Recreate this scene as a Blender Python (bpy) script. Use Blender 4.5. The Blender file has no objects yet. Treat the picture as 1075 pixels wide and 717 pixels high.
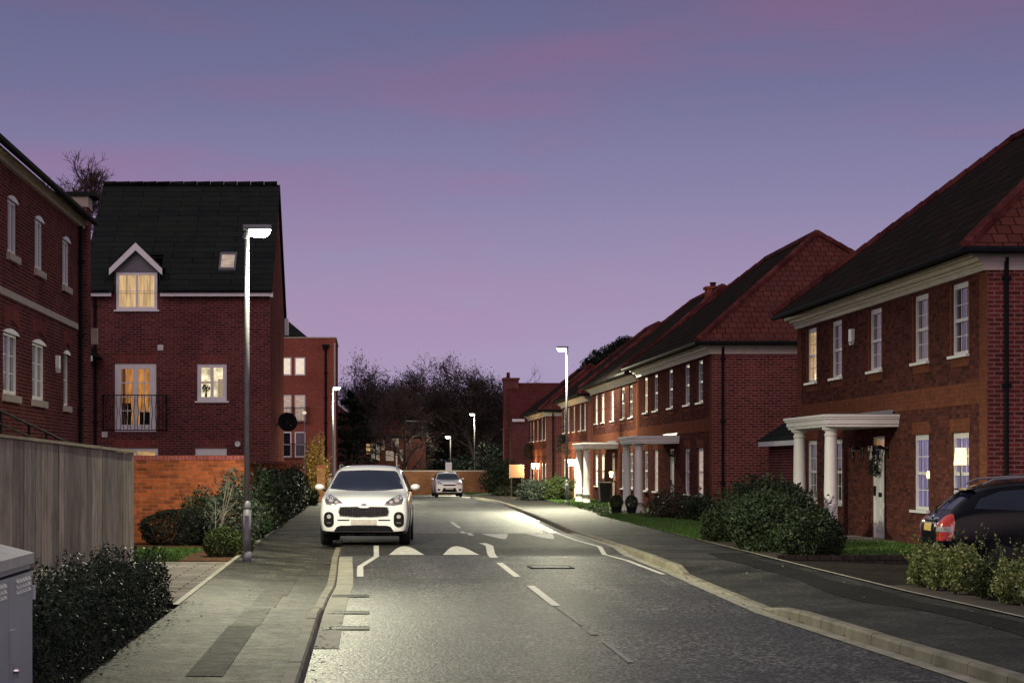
import bpy, bmesh, math, random
import numpy as np
from mathutils import Vector, Matrix, noise
from mathutils.bvhtree import BVHTree

R = math.radians
rnd = random.Random(7)
sc = bpy.context.scene
COL = sc.collection
F, CX, CY, H = 2100.0, 385.0, 488.0, 1.7      # lens (in photo pixels), principal point, eye height


def at(x, y, Y):
    return Vector(((x - CX) * Y / F, Y, H + (CY - y) * Y / F))


def sstep(a, b, t):
    t = min(1, max(0, (t - a) / (b - a)))
    return t * t * (3 - 2 * t)


def zg(Y):
    return -0.5 * sstep(80, 150, Y)


def lerp_tab(tab, t):
    if t <= tab[0][0]:
        return tab[0][1]
    for (a, va), (b, vb) in zip(tab, tab[1:]):
        if t <= b:
            return va + (vb - va) * (t - a) / (b - a)
    return tab[-1][1]


# ------------------------------------------------------------------ materials
MATS = {}


def newmat(name):
    m = bpy.data.materials.new(name)
    m.use_nodes = True
    nt = m.node_tree
    b = nt.nodes['Principled BSDF']
    MATS[name] = m
    return m, nt, b


def N(nt, typ, **kw):
    n = nt.nodes.new(typ)
    for k, v in kw.items():
        setattr(n, k, v)
    return n


def link(nt, a, ao, b, bi):
    nt.links.new(a.outputs[ao], b.inputs[bi])


def ramp(nt, stops, interp='LINEAR'):
    r = N(nt, 'ShaderNodeValToRGB')
    r.color_ramp.interpolation = interp
    el = r.color_ramp.elements
    while len(el) > 1:
        el.remove(el[-1])
    el[0].position = stops[0][0]
    el[0].color = (*stops[0][1], 1)
    for p, c in stops[1:]:
        e = el.new(p)
        e.color = (*c, 1)
    return r


def noisy(nt, scale, detail=4, rough=.6, coord='Object', vec_scale=None):
    tc = N(nt, 'ShaderNodeTexCoord')
    n = N(nt, 'ShaderNodeTexNoise')
    n.inputs['Scale'].default_value = scale
    n.inputs['Detail'].default_value = detail
    n.inputs['Roughness'].default_value = rough
    if vec_scale:
        mp = N(nt, 'ShaderNodeMapping')
        mp.inputs['Scale'].default_value = vec_scale
        link(nt, tc, coord, mp, 0)
        link(nt, mp, 0, n, 0)
    else:
        link(nt, tc, coord, n, 0)
    return n


def bump(nt, src, out, strength, dist, bsdf):
    bp = N(nt, 'ShaderNodeBump')
    bp.inputs['Strength'].default_value = strength
    bp.inputs['Distance'].default_value = dist
    link(nt, src, out, bp, 'Height')
    link(nt, bp, 0, bsdf, 'Normal')
    return bp


def mat_plain(name, col, rough=.6, var=.15, scale=3.0, metal=0, spec=.5, bumpy=0, coat=0):
    m, nt, b = newmat(name)
    n = noisy(nt, scale, 5)
    lo = tuple(c * (1 - var) for c in col)
    hi = tuple(min(1, c * (1 + var)) for c in col)
    r = ramp(nt, [(.3, lo), (.7, hi)])
    link(nt, n, 0, r, 0)
    link(nt, r, 0, b, 'Base Color')
    b.inputs['Roughness'].default_value = rough
    b.inputs['Metallic'].default_value = metal
    b.inputs['Specular IOR Level'].default_value = spec
    if coat:
        b.inputs['Coat Weight'].default_value = coat
        b.inputs['Coat Roughness'].default_value = .04
    if bumpy:
        bump(nt, n, 0, bumpy, .01, b)
    return m


def mat_brick(name, c1, c2, mortar, width=.225, row=.075, msize=.010, rot=0, dirt=.35, bumps=.6, offset=.5):
    m, nt, b = newmat(name)
    tc = N(nt, 'ShaderNodeTexCoord')
    mp = N(nt, 'ShaderNodeMapping')
    mp.inputs['Rotation'].default_value = (0, 0, rot)
    link(nt, tc, 'UV', mp, 0)
    br = N(nt, 'ShaderNodeTexBrick')
    br.inputs['Scale'].default_value = 1
    br.inputs['Brick Width'].default_value = width
    br.inputs['Row Height'].default_value = row
    br.inputs['Mortar Size'].default_value = msize
    br.inputs['Mortar Smooth'].default_value = .2
    br.inputs['Bias'].default_value = -.1
    br.offset = offset
    br.inputs['Color1'].default_value = (*c1, 1)
    br.inputs['Color2'].default_value = (*c2, 1)
    br.inputs['Mortar'].default_value = (*mortar, 1)
    link(nt, mp, 0, br, 0)
    n = noisy(nt, .55, 6, .65)
    r = ramp(nt, [(.3, (1 - dirt,) * 3), (.68, (1.08, 1.06, 1.04))])
    link(nt, n, 0, r, 0)
    n2 = noisy(nt, 9, 3, .6)
    r2 = ramp(nt, [(.3, (.70,) * 3), (.7, (1.22,) * 3)])
    link(nt, n2, 0, r2, 0)
    mx = N(nt, 'ShaderNodeMix', data_type='RGBA', blend_type='MULTIPLY')
    mx.inputs[0].default_value = 1
    link(nt, br, 0, mx, 6)
    link(nt, r, 0, mx, 7)
    mx2 = N(nt, 'ShaderNodeMix', data_type='RGBA', blend_type='MULTIPLY')
    mx2.inputs[0].default_value = .8
    link(nt, mx, 2, mx2, 6)
    link(nt, r2, 0, mx2, 7)
    link(nt, mx2, 2, b, 'Base Color')
    b.inputs['Roughness'].default_value = .95
    b.inputs['Specular IOR Level'].default_value = 0
    inv = N(nt, 'ShaderNodeMath', operation='SUBTRACT')
    inv.inputs[0].default_value = 1
    link(nt, br, 'Fac', inv, 1)
    bump(nt, inv, 0, bumps, .012, b)
    return m


def mat_tiles(name, c1, c2, gap, row=.30, width=.33, moss=(.03, .035, .02), rough=.9, spec=.03):
    m, nt, b = newmat(name)
    tc = N(nt, 'ShaderNodeTexCoord')
    br = N(nt, 'ShaderNodeTexBrick')
    br.inputs['Scale'].default_value = 1
    br.inputs['Brick Width'].default_value = width
    br.inputs['Row Height'].default_value = row
    br.inputs['Mortar Size'].default_value = .012
    br.inputs['Mortar Smooth'].default_value = .3
    br.inputs['Color1'].default_value = (*c1, 1)
    br.inputs['Color2'].default_value = (*c2, 1)
    br.inputs['Mortar'].default_value = (*gap, 1)
    link(nt, tc, 'UV', br, 0)
    n = noisy(nt, 1.3, 6, .7)
    r = ramp(nt, [(.42, (0,) * 3), (.62, (1,) * 3)])
    link(nt, n, 0, r, 0)
    mf = N(nt, 'ShaderNodeMath', operation='MULTIPLY')
    mf.inputs[1].default_value = .6
    link(nt, r, 0, mf, 0)
    mx = N(nt, 'ShaderNodeMix', data_type='RGBA')
    link(nt, mf, 0, mx, 0)
    link(nt, br, 0, mx, 6)
    mx.inputs[7].default_value = (*moss, 1)
    link(nt, mx, 2, b, 'Base Color')
    b.inputs['Roughness'].default_value = rough
    b.inputs['Specular IOR Level'].default_value = spec
    # overlapping course profile: sawtooth up the slope plus the joints
    sp = N(nt, 'ShaderNodeSeparateXYZ')
    link(nt, tc, 'UV', sp, 0)
    dv = N(nt, 'ShaderNodeMath', operation='DIVIDE')
    dv.inputs[1].default_value = row
    link(nt, sp, 'Y', dv, 0)
    fr = N(nt, 'ShaderNodeMath', operation='FRACT')
    link(nt, dv, 0, fr, 0)
    sb = N(nt, 'ShaderNodeMath', operation='SUBTRACT')
    sb.inputs[0].default_value = 1
    link(nt, fr, 0, sb, 1)
    ad = N(nt, 'ShaderNodeMath', operation='SUBTRACT')
    link(nt, sb, 0, ad, 0)
    link(nt, br, 'Fac', ad, 1)
    bump(nt, ad, 0, 1.0, .03, b)
    return m


def mat_leaf(name, cols, rough=.55, trans=.25, spec=.22):
    m, nt, b = newmat(name)
    g = N(nt, 'ShaderNodeNewGeometry')
    n = len(cols)
    r = ramp(nt, [(i / max(1, n - 1), c) for i, c in enumerate(cols)])
    link(nt, g, 'Random Per Island', r, 0)
    link(nt, r, 0, b, 'Base Color')
    b.inputs['Roughness'].default_value = rough
    b.inputs['Specular IOR Level'].default_value = spec
    return m


def mat_emit(name, col, strength, folds=None, gloss=True, spread=.25):
    """a lit curtain, blind or lamp lens: gives off light"""
    m, nt, b = newmat(name)
    b.inputs['Base Color'].default_value = (*[c * .25 for c in col], 1)
    b.inputs['Roughness'].default_value = .15 if gloss else .6
    if folds:
        tc = N(nt, 'ShaderNodeTexCoord')
        mp = N(nt, 'ShaderNodeMapping')
        mp.inputs['Scale'].default_value = folds
        link(nt, tc, 'Object', mp, 0)
        n = N(nt, 'ShaderNodeTexNoise')
        n.inputs['Scale'].default_value = 1
        n.inputs['Detail'].default_value = 3
        link(nt, mp, 0, n, 0)
        r = ramp(nt, [(.3, tuple(c * (1 - 2.2 * spread) for c in col)), (.68, tuple(c * (1 + spread) for c in col))])
        link(nt, n, 0, r, 0)
        link(nt, r, 0, b, 'Emission Color')
    else:
        b.inputs['Emission Color'].default_value = (*col, 1)
    b.inputs['Emission Strength'].default_value = strength
    return m


def mat_asphalt(name, base, light, rough=.5, speck=.35, patch=.5, streak=None, spec=.5, grain=120.0, bstr=.5, pscale=.35, stain=(.26, .36)):
    m, nt, b = newmat(name)
    n1 = noisy(nt, pscale, 7, .62, vec_scale=(1.0, .85, 1))
    n2 = noisy(nt, grain, 2, .5)
    n3 = noisy(nt, 6, 5, .65)
    r1 = ramp(nt, [(.36, base), (.64, light)])
    link(nt, n1, 0, r1, 0)
    r3 = ramp(nt, [(.3, (.75,) * 3), (.7, (1.2,) * 3)])
    link(nt, n3, 0, r3, 0)
    mx = N(nt, 'ShaderNodeMix', data_type='RGBA', blend_type='MULTIPLY')
    mx.inputs[0].default_value = patch
    link(nt, r1, 0, mx, 6)
    link(nt, r3, 0, mx, 7)
    vo = N(nt, 'ShaderNodeTexVoronoi')
    vo.inputs['Scale'].default_value = grain * .35
    tc = N(nt, 'ShaderNodeTexCoord')
    link(nt, tc, 'Object', vo, 0)
    r2 = ramp(nt, [(.45, (.55,) * 3), (.6, (1,) * 3), (.72, (1 + speck * 4,) * 3)])
    link(nt, vo, 'Color', r2, 0)
    mx2 = N(nt, 'ShaderNodeMix', data_type='RGBA', blend_type='MULTIPLY')
    mx2.inputs[0].default_value = 1
    link(nt, mx, 2, mx2, 6)
    link(nt, r2, 0, mx2, 7)
    ns = noisy(nt, 1.0, 4, .55, vec_scale=(1.5, .10, 1))
    rs = ramp(nt, [(.36, (.62,) * 3), (.62, (1.12,) * 3)])
    link(nt, ns, 0, rs, 0)
    no_ = noisy(nt, .9, 3, .5)
    ro_ = ramp(nt, [(stain[0], (.42,) * 3), (stain[1], (1,) * 3)])
    link(nt, no_, 0, ro_, 0)
    ms = N(nt, 'ShaderNodeMix', data_type='RGBA', blend_type='MULTIPLY')
    ms.inputs[0].default_value = 1 if streak else .35
    link(nt, mx2, 2, ms, 6)
    link(nt, rs, 0, ms, 7)
    mt = N(nt, 'ShaderNodeMix', data_type='RGBA', blend_type='MULTIPLY')
    mt.inputs[0].default_value = 1
    link(nt, ms, 2, mt, 6)
    link(nt, ro_, 0, mt, 7)
    link(nt, mt, 2, b, 'Base Color')
    rr = N(nt, 'ShaderNodeMapRange')
    rr.inputs['To Min'].default_value = rough - .1
    rr.inputs['To Max'].default_value = rough + .14
    link(nt, n3, 0, rr, 0)
    link(nt, rr, 0, b, 'Roughness')
    b.inputs['Specular IOR Level'].default_value = spec
    ad = N(nt, 'ShaderNodeMath', operation='ADD')
    link(nt, vo, 'Distance', ad, 0)
    link(nt, n2, 0, ad, 1)
    bump(nt, ad, 0, bstr, .006, b)
    return m


# bricks
mat_brick('field_brick', (.190, .066, .052), (.066, .029, .028), (.115, .056, .050), msize=.012, dirt=.16)
mat_brick('trim_brick', (.270, .098, .060), (.210, .078, .050), (.165, .078, .056), msize=.007, dirt=.2, bumps=.3)
mat_brick('side_brick', (.235, .056, .048), (.105, .029, .029), (.330, .190, .170), msize=.011, dirt=.3)
mat_brick('garden_brick', (.400, .105, .042), (.150, .042, .024), (.270, .120, .070), msize=.010, dirt=.5)
mat_brick('maroon_brick', (.215, .054, .048), (.090, .028, .029), (.270, .150, .140), msize=.011)
mat_brick('red_block_brick', (.420, .095, .060), (.300, .070, .050), (.330, .190, .150), msize=.010, dirt=.25)
mat_brick('soldier_brick', (.300, .070, .062), (.210, .055, .050), (.240, .130, .120), rot=R(90), msize=.010)
mat_brick('far_wall_brick', (.460, .205, .085), (.300, .125, .060), (.380, .240, .135), msize=.012, dirt=.5)
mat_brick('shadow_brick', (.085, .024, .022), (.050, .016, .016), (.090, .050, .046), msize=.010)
mat_brick('paver', (.360, .330, .300), (.260, .240, .220), (.100, .095, .085), width=.60, row=.30, msize=.014, offset=.5)
mat_brick('drive_paver', (.070, .058, .052), (.050, .044, .042), (.030, .028, .026), width=.2, row=.1, msize=.01)
# roofs
mat_tiles('shaded_moss_tile', (.048, .034, .032), (.030, .024, .023), (.004, .004, .004), row=.36, width=.33, moss=(.024, .022, .018), rough=.97, spec=0)  # road slopes: same tile darkened, moss and partly shade put into the colour
mat_tiles('lit_hip_end_tile', (.170, .055, .044), (.115, .038, .033), (.03, .012, .011), row=.27, width=.25, moss=(.12, .050, .042), rough=.95, spec=0)  # hip ends: redder copy of the slope tile, light partly put into colour
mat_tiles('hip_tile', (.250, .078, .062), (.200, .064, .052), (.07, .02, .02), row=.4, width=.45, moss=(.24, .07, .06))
mat_tiles('slate_tile', (.027, .031, .030), (.018, .022, .022), (.003, .003, .003), row=.34, width=1.3, moss=(.030, .034, .024))
mat_tiles('red_tile', (.140, .034, .034), (.110, .028, .028), (.05, .015, .015), row=.33, width=.24, moss=(.16, .045, .04))
mat_tiles('mossy_tile', (.060, .056, .044), (.040, .036, .032), (.010, .010, .008), row=.28, width=.22, moss=(.075, .078, .050))
# plain things
mat_plain('white_paint', (.88, .87, .86), .45, .06, 6)
mat_plain('cornice_paint', (.74, .68, .56), .55, .12, 4)
mat_plain('stone', (.50, .42, .34), .8, .18, 7, bumpy=.2)
mat_plain('column_paint', (.84, .83, .80), .5, .08, 2)
mat_plain('lead', (.15, .15, .17), .5, .25, 3)
mat_plain('black_plastic', (.014, .014, .016), .75, .2, 4, spec=.06)
mat_plain('black_iron', (.010, .010, .011), .6, .2, 8, spec=.12)
mat_plain('grey_steel', (.30, .31, .34), .45, .08, 3, metal=.0)
mat_plain('galvanised', (.23, .235, .25), .55, .15, 6, metal=.2, spec=.3)
mat_plain('post_base_paint', (.20, .20, .23), .5, .15, 6)
mat_plain('cabinet_paint', (.52, .53, .58), .42, .05, 2.5)
mat_plain('cabinet_lid_paint', (.66, .64, .60), .5, .15, 5)
mat_plain('timber_cap', (.30, .27, .20), .8, .3, 5)
mat_plain('concrete', (.36, .34, .27), .8, .3, 2.2, bumpy=.3)
mat_plain('kerb_concrete', (.250, .228, .165), .8, .45, 1.7, bumpy=.35)
mat_plain('road_paint', (.64, .62, .56), .6, .28, 11, bumpy=.3)
mat_plain('soil', (.060, .042, .030), .9, .4, 5, bumpy=.6)
mat_plain('leaf_litter', (.110, .060, .035), .9, .45, 12, bumpy=.8, spec=.1)
mat_plain('lawn_soil', (.036, .068, .018), .9, .35, 6, bumpy=.7)
mat_plain('ground_soil', (.035, .036, .026), .95, .4, .8, bumpy=.5)
mat_plain('bark', (.045, .036, .030), .9, .3, 6, bumpy=.5)
mat_plain('twig', (.060, .036, .034), .9, .3, 4)
mat_plain('pale_bark', (.20, .18, .15), .8, .35, 8)
mat_plain('dark_render', (.10, .05, .045), .9, .3, 2)
mat_plain('timber_panel', (.34, .29, .29), .9, .25, 4)
mat_plain('tudor_panel', (.62, .56, .56), .8, .2, 4)
mat_plain('bin_plastic', (.010, .011, .010), .7, .2, 4)
mat_plain('sign_board', (.36, .25, .18), .5, .06, 2)
mat_plain('old_paint_line', (.30, .30, .285), .7, .4, 14)
mat_plain('paper', (.62, .60, .55), .8, .2, 30)
mat_plain('autumn_leaf', (.055, .034, .018), .9, .6, 30, spec=.03)
# cars
mat_plain('car_white', (.88, .88, .89), .28, .02, 2, coat=.6)
mat_plain('car_black', (.005, .006, .010), .22, .1, 2, coat=.0, spec=.14)
mat_plain('car_red', (.34, .045, .045), .3, .04, 2, coat=.6)
mat_plain('tyre', (.016, .016, .017), .75, .2, 8)
mat_plain('alloy', (.42, .42, .43), .35, .1, 5, metal=.7)
mat_plain('chrome', (.62, .62, .64), .18, .05, 4, metal=.9)
mat_plain('grille_trim', (.40, .40, .40), .6, .1, 5)
mat_plain('plate_white', (.52, .48, .44), .45, .22, 24)
mat_plain('plate_yellow', (.62, .43, .10), .45, .25, 26)
mat_plain('lamp_red', (.55, .030, .022), .15, .35, 22, coat=.8)
mat_plain('lamp_clear', (.42, .38, .40), .12, .35, 18, coat=.8)
mat_plain('lamp_housing', (.09, .07, .10), .2, .8, 26, coat=.8)


def m_glass(name, base, rough=.04, spec=.6):
    m, nt, b = newmat(name)
    n = noisy(nt, 1.6, 2)
    r = ramp(nt, [(.35, tuple(c * .6 for c in base)), (.7, base)])
    link(nt, n, 0, r, 0)
    link(nt, r, 0, b, 'Base Color')
    b.inputs['Roughness'].default_value = rough
    b.inputs['Specular IOR Level'].default_value = spec
    return m


m_glass('car_glass', (.005, .012, .040), .03, .7)  # blue of the reflected sky put into the base colour
m_glass('dark_pane', (.020, .022, .030), .03, .8)


def m_curtain(name, c, freq=16.0, var=.45):
    m, nt, b = newmat(name)
    tc = N(nt, 'ShaderNodeTexCoord')
    mp = N(nt, 'ShaderNodeMapping')
    mp.inputs['Scale'].default_value = (freq, freq, .8)
    link(nt, tc, 'Object', mp, 0)
    n = N(nt, 'ShaderNodeTexNoise')
    n.inputs['Scale'].default_value = 1
    n.inputs['Detail'].default_value = 2
    link(nt, mp, 0, n, 0)
    r = ramp(nt, [(.35, tuple(x * (1 - var) for x in c)), (.65, c)])
    link(nt, n, 0, r, 0)
    link(nt, r, 0, b, 'Base Color')
    b.inputs['Roughness'].default_value = .08
    b.inputs['Specular IOR Level'].default_value = .6
    return m


m_curtain('net_pane', (.23, .20, .24))
m_curtain('blind_pane', (.30, .22, .22), 3)


def m_clear(name):
    m, nt, b = newmat(name)
    out = nt.nodes['Material Output']
    nt.nodes.remove(b)
    t = N(nt, 'ShaderNodeBsdfTransparent')
    g = N(nt, 'ShaderNodeBsdfGlossy')
    g.inputs['Roughness'].default_value = .03
    f = N(nt, 'ShaderNodeFresnel')
    f.inputs[0].default_value = 1.45
    mx = N(nt, 'ShaderNodeMixShader')
    link(nt, f, 0, mx, 0)
    link(nt, t, 0, mx, 1)
    link(nt, g, 0, mx, 2)
    link(nt, mx, 0, out, 0)
    return m


m_clear('clear_pane')
mat_emit('warm_curtain', (1.0, .68, .34), .62, (14, 14, 1.2))
mat_emit('room_cream', (1.0, .80, .50), .85, (3, 3, 3))
mat_emit('room_bright', (1.0, .86, .58), 1.05, (5, 5, 5), spread=.35)
mat_emit('room_amber', (.85, .38, .10), .55, (7, 7, 2), spread=.3)
mat_emit('yellow_pane', (1.0, .62, .25), .45, (5, 5, 5))
mat_emit('violet_pane', (.34, .28, .66), .30, (24, 24, .6), spread=.42)
mat_emit('blind_lit', (1.0, .86, .66), .80, (2, 2, 18), spread=.12)
mat_emit('dim_lit', (.85, .64, .50), .46, (3, 3, 14), spread=.2)
mat_emit('street_lens', (.93, 1.0, .86), 26, gloss=False)
mat_emit('warm_bulb', (1.0, .66, .28), 30, gloss=False)
mat_emit('fan_light', (1.0, .55, .18), .25, (9, 9, 9))
mat_emit('table_lamp_glow', (1.0, .74, .36), 2.2, gloss=False)

mat_asphalt('road_asphalt', (.013, .013, .0125), (.034, .033, .029), .47, 2.2, .7, spec=.33, grain=95, bstr=1.0, streak=True)
mat_asphalt('path_asphalt', (.022, .021, .0175), (.100, .093, .072), .68, .35, 1.0, pscale=1.3, stain=(.40, .54), spec=.16, grain=120, bstr=.4)
mat_asphalt('right_path_asphalt', (.018, .018, .0165), (.058, .056, .047), .68, .3, .9, pscale=.8, stain=(.36, .5), spec=.2, grain=120, bstr=.4)
mat_asphalt('seam_asphalt', (.022, .021, .017), (.100, .092, .070), .7, .3, 1.0, pscale=1.6, stain=(.38, .5), spec=.12, grain=120, bstr=.4)
mat_asphalt('trench_asphalt', (.014, .014, .013), (.026, .025, .023), .75, .15, .6, spec=.10, grain=120, bstr=.3)
mat_asphalt('hump_asphalt', (.022, .021, .019), (.036, .034, .030), .60, .3, .6, spec=.25, grain=60, bstr=.4)

m, nt, b = newmat('fence_timber')
tc = N(nt, 'ShaderNodeTexCoord')
mp = N(nt, 'ShaderNodeMapping'); mp.inputs['Scale'].default_value = (7, 7, .7)
link(nt, tc, 'Object', mp, 0)
n = N(nt, 'ShaderNodeTexNoise'); n.inputs['Scale'].default_value = 2.2; n.inputs['Detail'].default_value = 8; n.inputs['Roughness'].default_value = .7
link(nt, mp, 0, n, 0)
r_ = ramp(nt, [(.3, (.105, .095, .086)), (.5, (.205, .187, .170)), (.72, (.315, .292, .270))])
link(nt, n, 0, r_, 0)
gi = N(nt, 'ShaderNodeNewGeometry')
r2_ = ramp(nt, [(0, (.62,) * 3), (.5, (.95, .93, .9)), (1, (1.25, 1.2, 1.12))])
link(nt, gi, 'Random Per Island', r2_, 0)
mx = N(nt, 'ShaderNodeMix', data_type='RGBA', blend_type='MULTIPLY'); mx.inputs[0].default_value = 1
link(nt, r_, 0, mx, 6); link(nt, r2_, 0, mx, 7); link(nt, mx, 2, b, 'Base Color')
b.inputs['Roughness'].default_value = .8
bump(nt, n, 0, .5, .01, b)

mat_leaf('leaf_dark', [(.008, .016, .008), (.016, .030, .014), (.030, .048, .024), (.08, .10, .06)])
mat_leaf('leaf_mid', [(.012, .023, .010), (.027, .046, .018), (.052, .076, .034)])
mat_leaf('leaf_variegated', [(.055, .095, .022), (.16, .22, .050), (.34, .39, .12), (.52, .53, .27)])
mat_leaf('leaf_bright', [(.024, .042, .010), (.050, .080, .020), (.095, .125, .042)])
mat_leaf('leaf_silver', [(.028, .042, .028), (.048, .064, .044), (.085, .10, .075)])
mat_leaf('leaf_gold', [(.22, .14, .030), (.34, .22, .050), (.44, .30, .09)])
mat_leaf('leaf_brown', [(.050, .034, .026), (.075, .050, .036), (.05, .055, .03)])
mat_leaf('leaf_conifer', [(.008, .013, .010), (.016, .022, .014)])
mat_leaf('leaf_dead', [(.016, .013, .011), (.030, .023, .018)])
mat_leaf('grass_blade', [(.042, .100, .017), (.075, .160, .030), (.105, .195, .042)])


# ------------------------------------------------------------------ mesh builder
class MB:
    def __init__(s):
        s.v, s.f, s.uv = [], [], []

    def poly(s, pts, uv=None):
        pts = [Vector(p) for p in pts]
        i = len(s.v)
        s.v += pts
        s.f.append(list(range(i, i + len(pts))))
        if uv is None:
            n = Vector((0, 0, 0))
            for k in range(len(pts)):
                a, c = pts[k], pts[(k + 1) % len(pts)]
                n += a.cross(c)
            if n.length < 1e-12:
                n = Vector((0, 0, 1))
            n.normalize()
            t = Vector((0, 0, 1)).cross(n)
            if t.length < 1e-3:
                t = Vector((1, 0, 0))
            t.normalize()
            if t.x + t.y * 1.001 < 0:
                t = -t
            bt = n.cross(t)
            if bt.z < 0:
                bt = -bt
            uv = [(p.dot(t), p.dot(bt)) for p in pts]
        s.uv += uv
        return s

    def box(s, x0, y0, z0, x1, y1, z1):
        P = [(x, y, z) for z in (z0, z1) for x, y in ((x0, y0), (x1, y0), (x1, y1), (x0, y1))]
        for q in ((3, 2, 1, 0), (4, 5, 6, 7), (0, 1, 5, 4), (1, 2, 6, 5), (2, 3, 7, 6), (3, 0, 4, 7)):
            s.poly([P[k] for k in q])
        return s

    def obox(s, c, u, w, h):
        """box with centre c, half vectors u, w, h"""
        c, u, w, h = map(Vector, (c, u, w, h))
        P = [c - u - w - h, c + u - w - h, c + u + w - h, c - u + w - h, c - u - w + h, c + u - w + h, c + u + w + h, c - u + w + h]
        for q in ((3, 2, 1, 0), (4, 5, 6, 7), (0, 1, 5, 4), (1, 2, 6, 5), (2, 3, 7, 6), (3, 0, 4, 7)):
            s.poly([P[k] for k in q])
        return s

    def bar(s, a, c, r, n=4):
        return s.tube([a, c], [r, r], n, True)

    def tube(s, pts, rad, n=6, cap=False):
        pts = [Vector(p) for p in pts]
        rings = []
        base = len(s.v)
        for i, p in enumerate(pts):
            d = (pts[min(i + 1, len(pts) - 1)] - pts[max(i - 1, 0)])
            if d.length < 1e-9:
                d = Vector((0, 0, 1))
            d.normalize()
            a = d.cross(Vector((.31, .93, .17)))
            if a.length < .05:
                a = d.cross(Vector((1, 0, 0)))
            a.normalize()
            c = d.cross(a)
            ring = []
            for k in range(n):
                t = 2 * math.pi * (k + .5) / n
                s.v.append(p + (a * math.cos(t) + c * math.sin(t)) * rad[i])
                ring.append(len(s.v) - 1)
            rings.append(ring)
        for r0, r1 in zip(rings, rings[1:]):
            for k in range(n):
                s.f.append([r0[k], r0[(k + 1) % n], r1[(k + 1) % n], r1[k]])
                s.uv += [(0, 0)] * 4
        if cap:
            s.f.append(list(reversed(rings[0]))); s.uv += [(0, 0)] * n
            s.f.append(list(rings[-1])); s.uv += [(0, 0)] * n
        return s

    def lathe(s, prof, n=16, c=(0, 0, 0)):
        c = Vector(c)
        return s.tube_ring([[c + Vector((r * math.cos(2 * math.pi * k / n), r * math.sin(2 * math.pi * k / n), z)) for k in range(n)] for r, z in prof])

    def tube_ring(s, rings, cap=True, closed=True):
        idx = []
        for ring in rings:
            i = len(s.v)
            s.v += [Vector(p) for p in ring]
            idx.append(list(range(i, i + len(ring))))
        n = len(idx[0])
        for r0, r1 in zip(idx, idx[1:]):
            for k in range(n if closed else n - 1):
                s.f.append([r0[k], r0[(k + 1) % n], r1[(k + 1) % n], r1[k]]); s.uv += [(0, 0)] * 4
        if cap:
            s.f.append(list(reversed(idx[0]))); s.uv += [(0, 0)] * n
            s.f.append(list(idx[-1])); s.uv += [(0, 0)] * n
        return s

    def prism(s, outline, vec):
        """closed outline (3-D points, planar) pushed along vec"""
        o = [Vector(p) for p in outline]
        v = Vector(vec)
        s.poly(list(reversed(o)))
        s.poly([p + v for p in o])
        for k in range(len(o)):
            a, c = o[k], o[(k + 1) % len(o)]
            s.poly([a, c, c + v, a + v])
        return s

    def mesh(s, name, mat, smooth=False):
        me = bpy.data.meshes.new(name)
        me.from_pydata([tuple(v) for v in s.v], [], s.f)
        ul = me.uv_layers.new(name='UVMap')
        flat = np.array(s.uv, dtype=np.float32).ravel()
        if len(flat) == 2 * len(me.loops):
            ul.data.foreach_set('uv', flat)
        if mat:
            me.materials.append(MATS[mat])
        if smooth:
            me.polygons.foreach_set('use_smooth', [True] * len(me.polygons))
        me.update()
        return me

    def build(s, name, mat, parent=None, smooth=False, loc=None, rz=0):
        return put(name, s.mesh(name, mat, smooth), parent, loc, rz)


def put(name, me, parent=None, loc=None, rz=0):
    o = bpy.data.objects.new(name, me)
    COL.objects.link(o)
    if parent:
        o.parent = parent
    if loc is not None:
        o.location = loc
    if rz:
        o.rotation_euler = (0, 0, rz)
    return o


def bevel(o, w, seg=2):
    m = o.modifiers.new('Bevel', 'BEVEL')
    m.width = w
    m.segments = seg
    m.limit_method = 'ANGLE'
    return o


def tag(o, label=None, cat=None, group=None, kind=None):
    if label: o['label'] = label
    if cat: o['category'] = cat
    if group: o['group'] = group
    if kind: o['kind'] = kind
    return o


def thing(name, label, cat, loc=(0, 0, 0), rz=0, group=None):
    o = bpy.data.objects.new(name, None)
    o.empty_display_size = .2
    COL.objects.link(o)
    o.location = loc
    o.rotation_euler = (0, 0, rz)
    return tag(o, label, cat, group)


def struct(name, mb, mat, smooth=False):
    o = mb.build(name, mat, None, smooth)
    o['kind'] = 'structure'
    return o


def copy_tree(o, parent=None):
    c = o.copy()
    COL.objects.link(c)
    c.parent = parent
    for ch in list(o.children):
        copy_tree(ch, c)
    return c


# ------------------------------------------------------------------ camera, world, light
cam = bpy.data.cameras.new('camera')
cam.sensor_width = 36
cam.lens = F / 1075 * 36
cam.shift_x = (537.5 - CX) / 1075
cam.shift_y = (CY - 358.5) / 1075
cam.clip_end = 3000
co = bpy.data.objects.new('camera', cam)
COL.objects.link(co)
co.location = (0, 0, H)
co.rotation_euler = (R(90), 0, 0)
sc.camera = co

w = bpy.data.worlds.new('World')
sc.world = w
w.use_nodes = True
nt = w.node_tree
bg = nt.nodes['Background']
tc = N(nt, 'ShaderNodeTexCoord')
sp = N(nt, 'ShaderNodeSeparateXYZ')
link(nt, tc, 'Generated', sp, 0)
# dusk colours by height above the horizon; unseen grey fill light added overhead
mr = N(nt, 'ShaderNodeMapRange')
mr.inputs['From Min'].default_value = 0
mr.inputs['From Max'].default_value = .45
link(nt, sp, 'Z', mr, 0)
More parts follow.
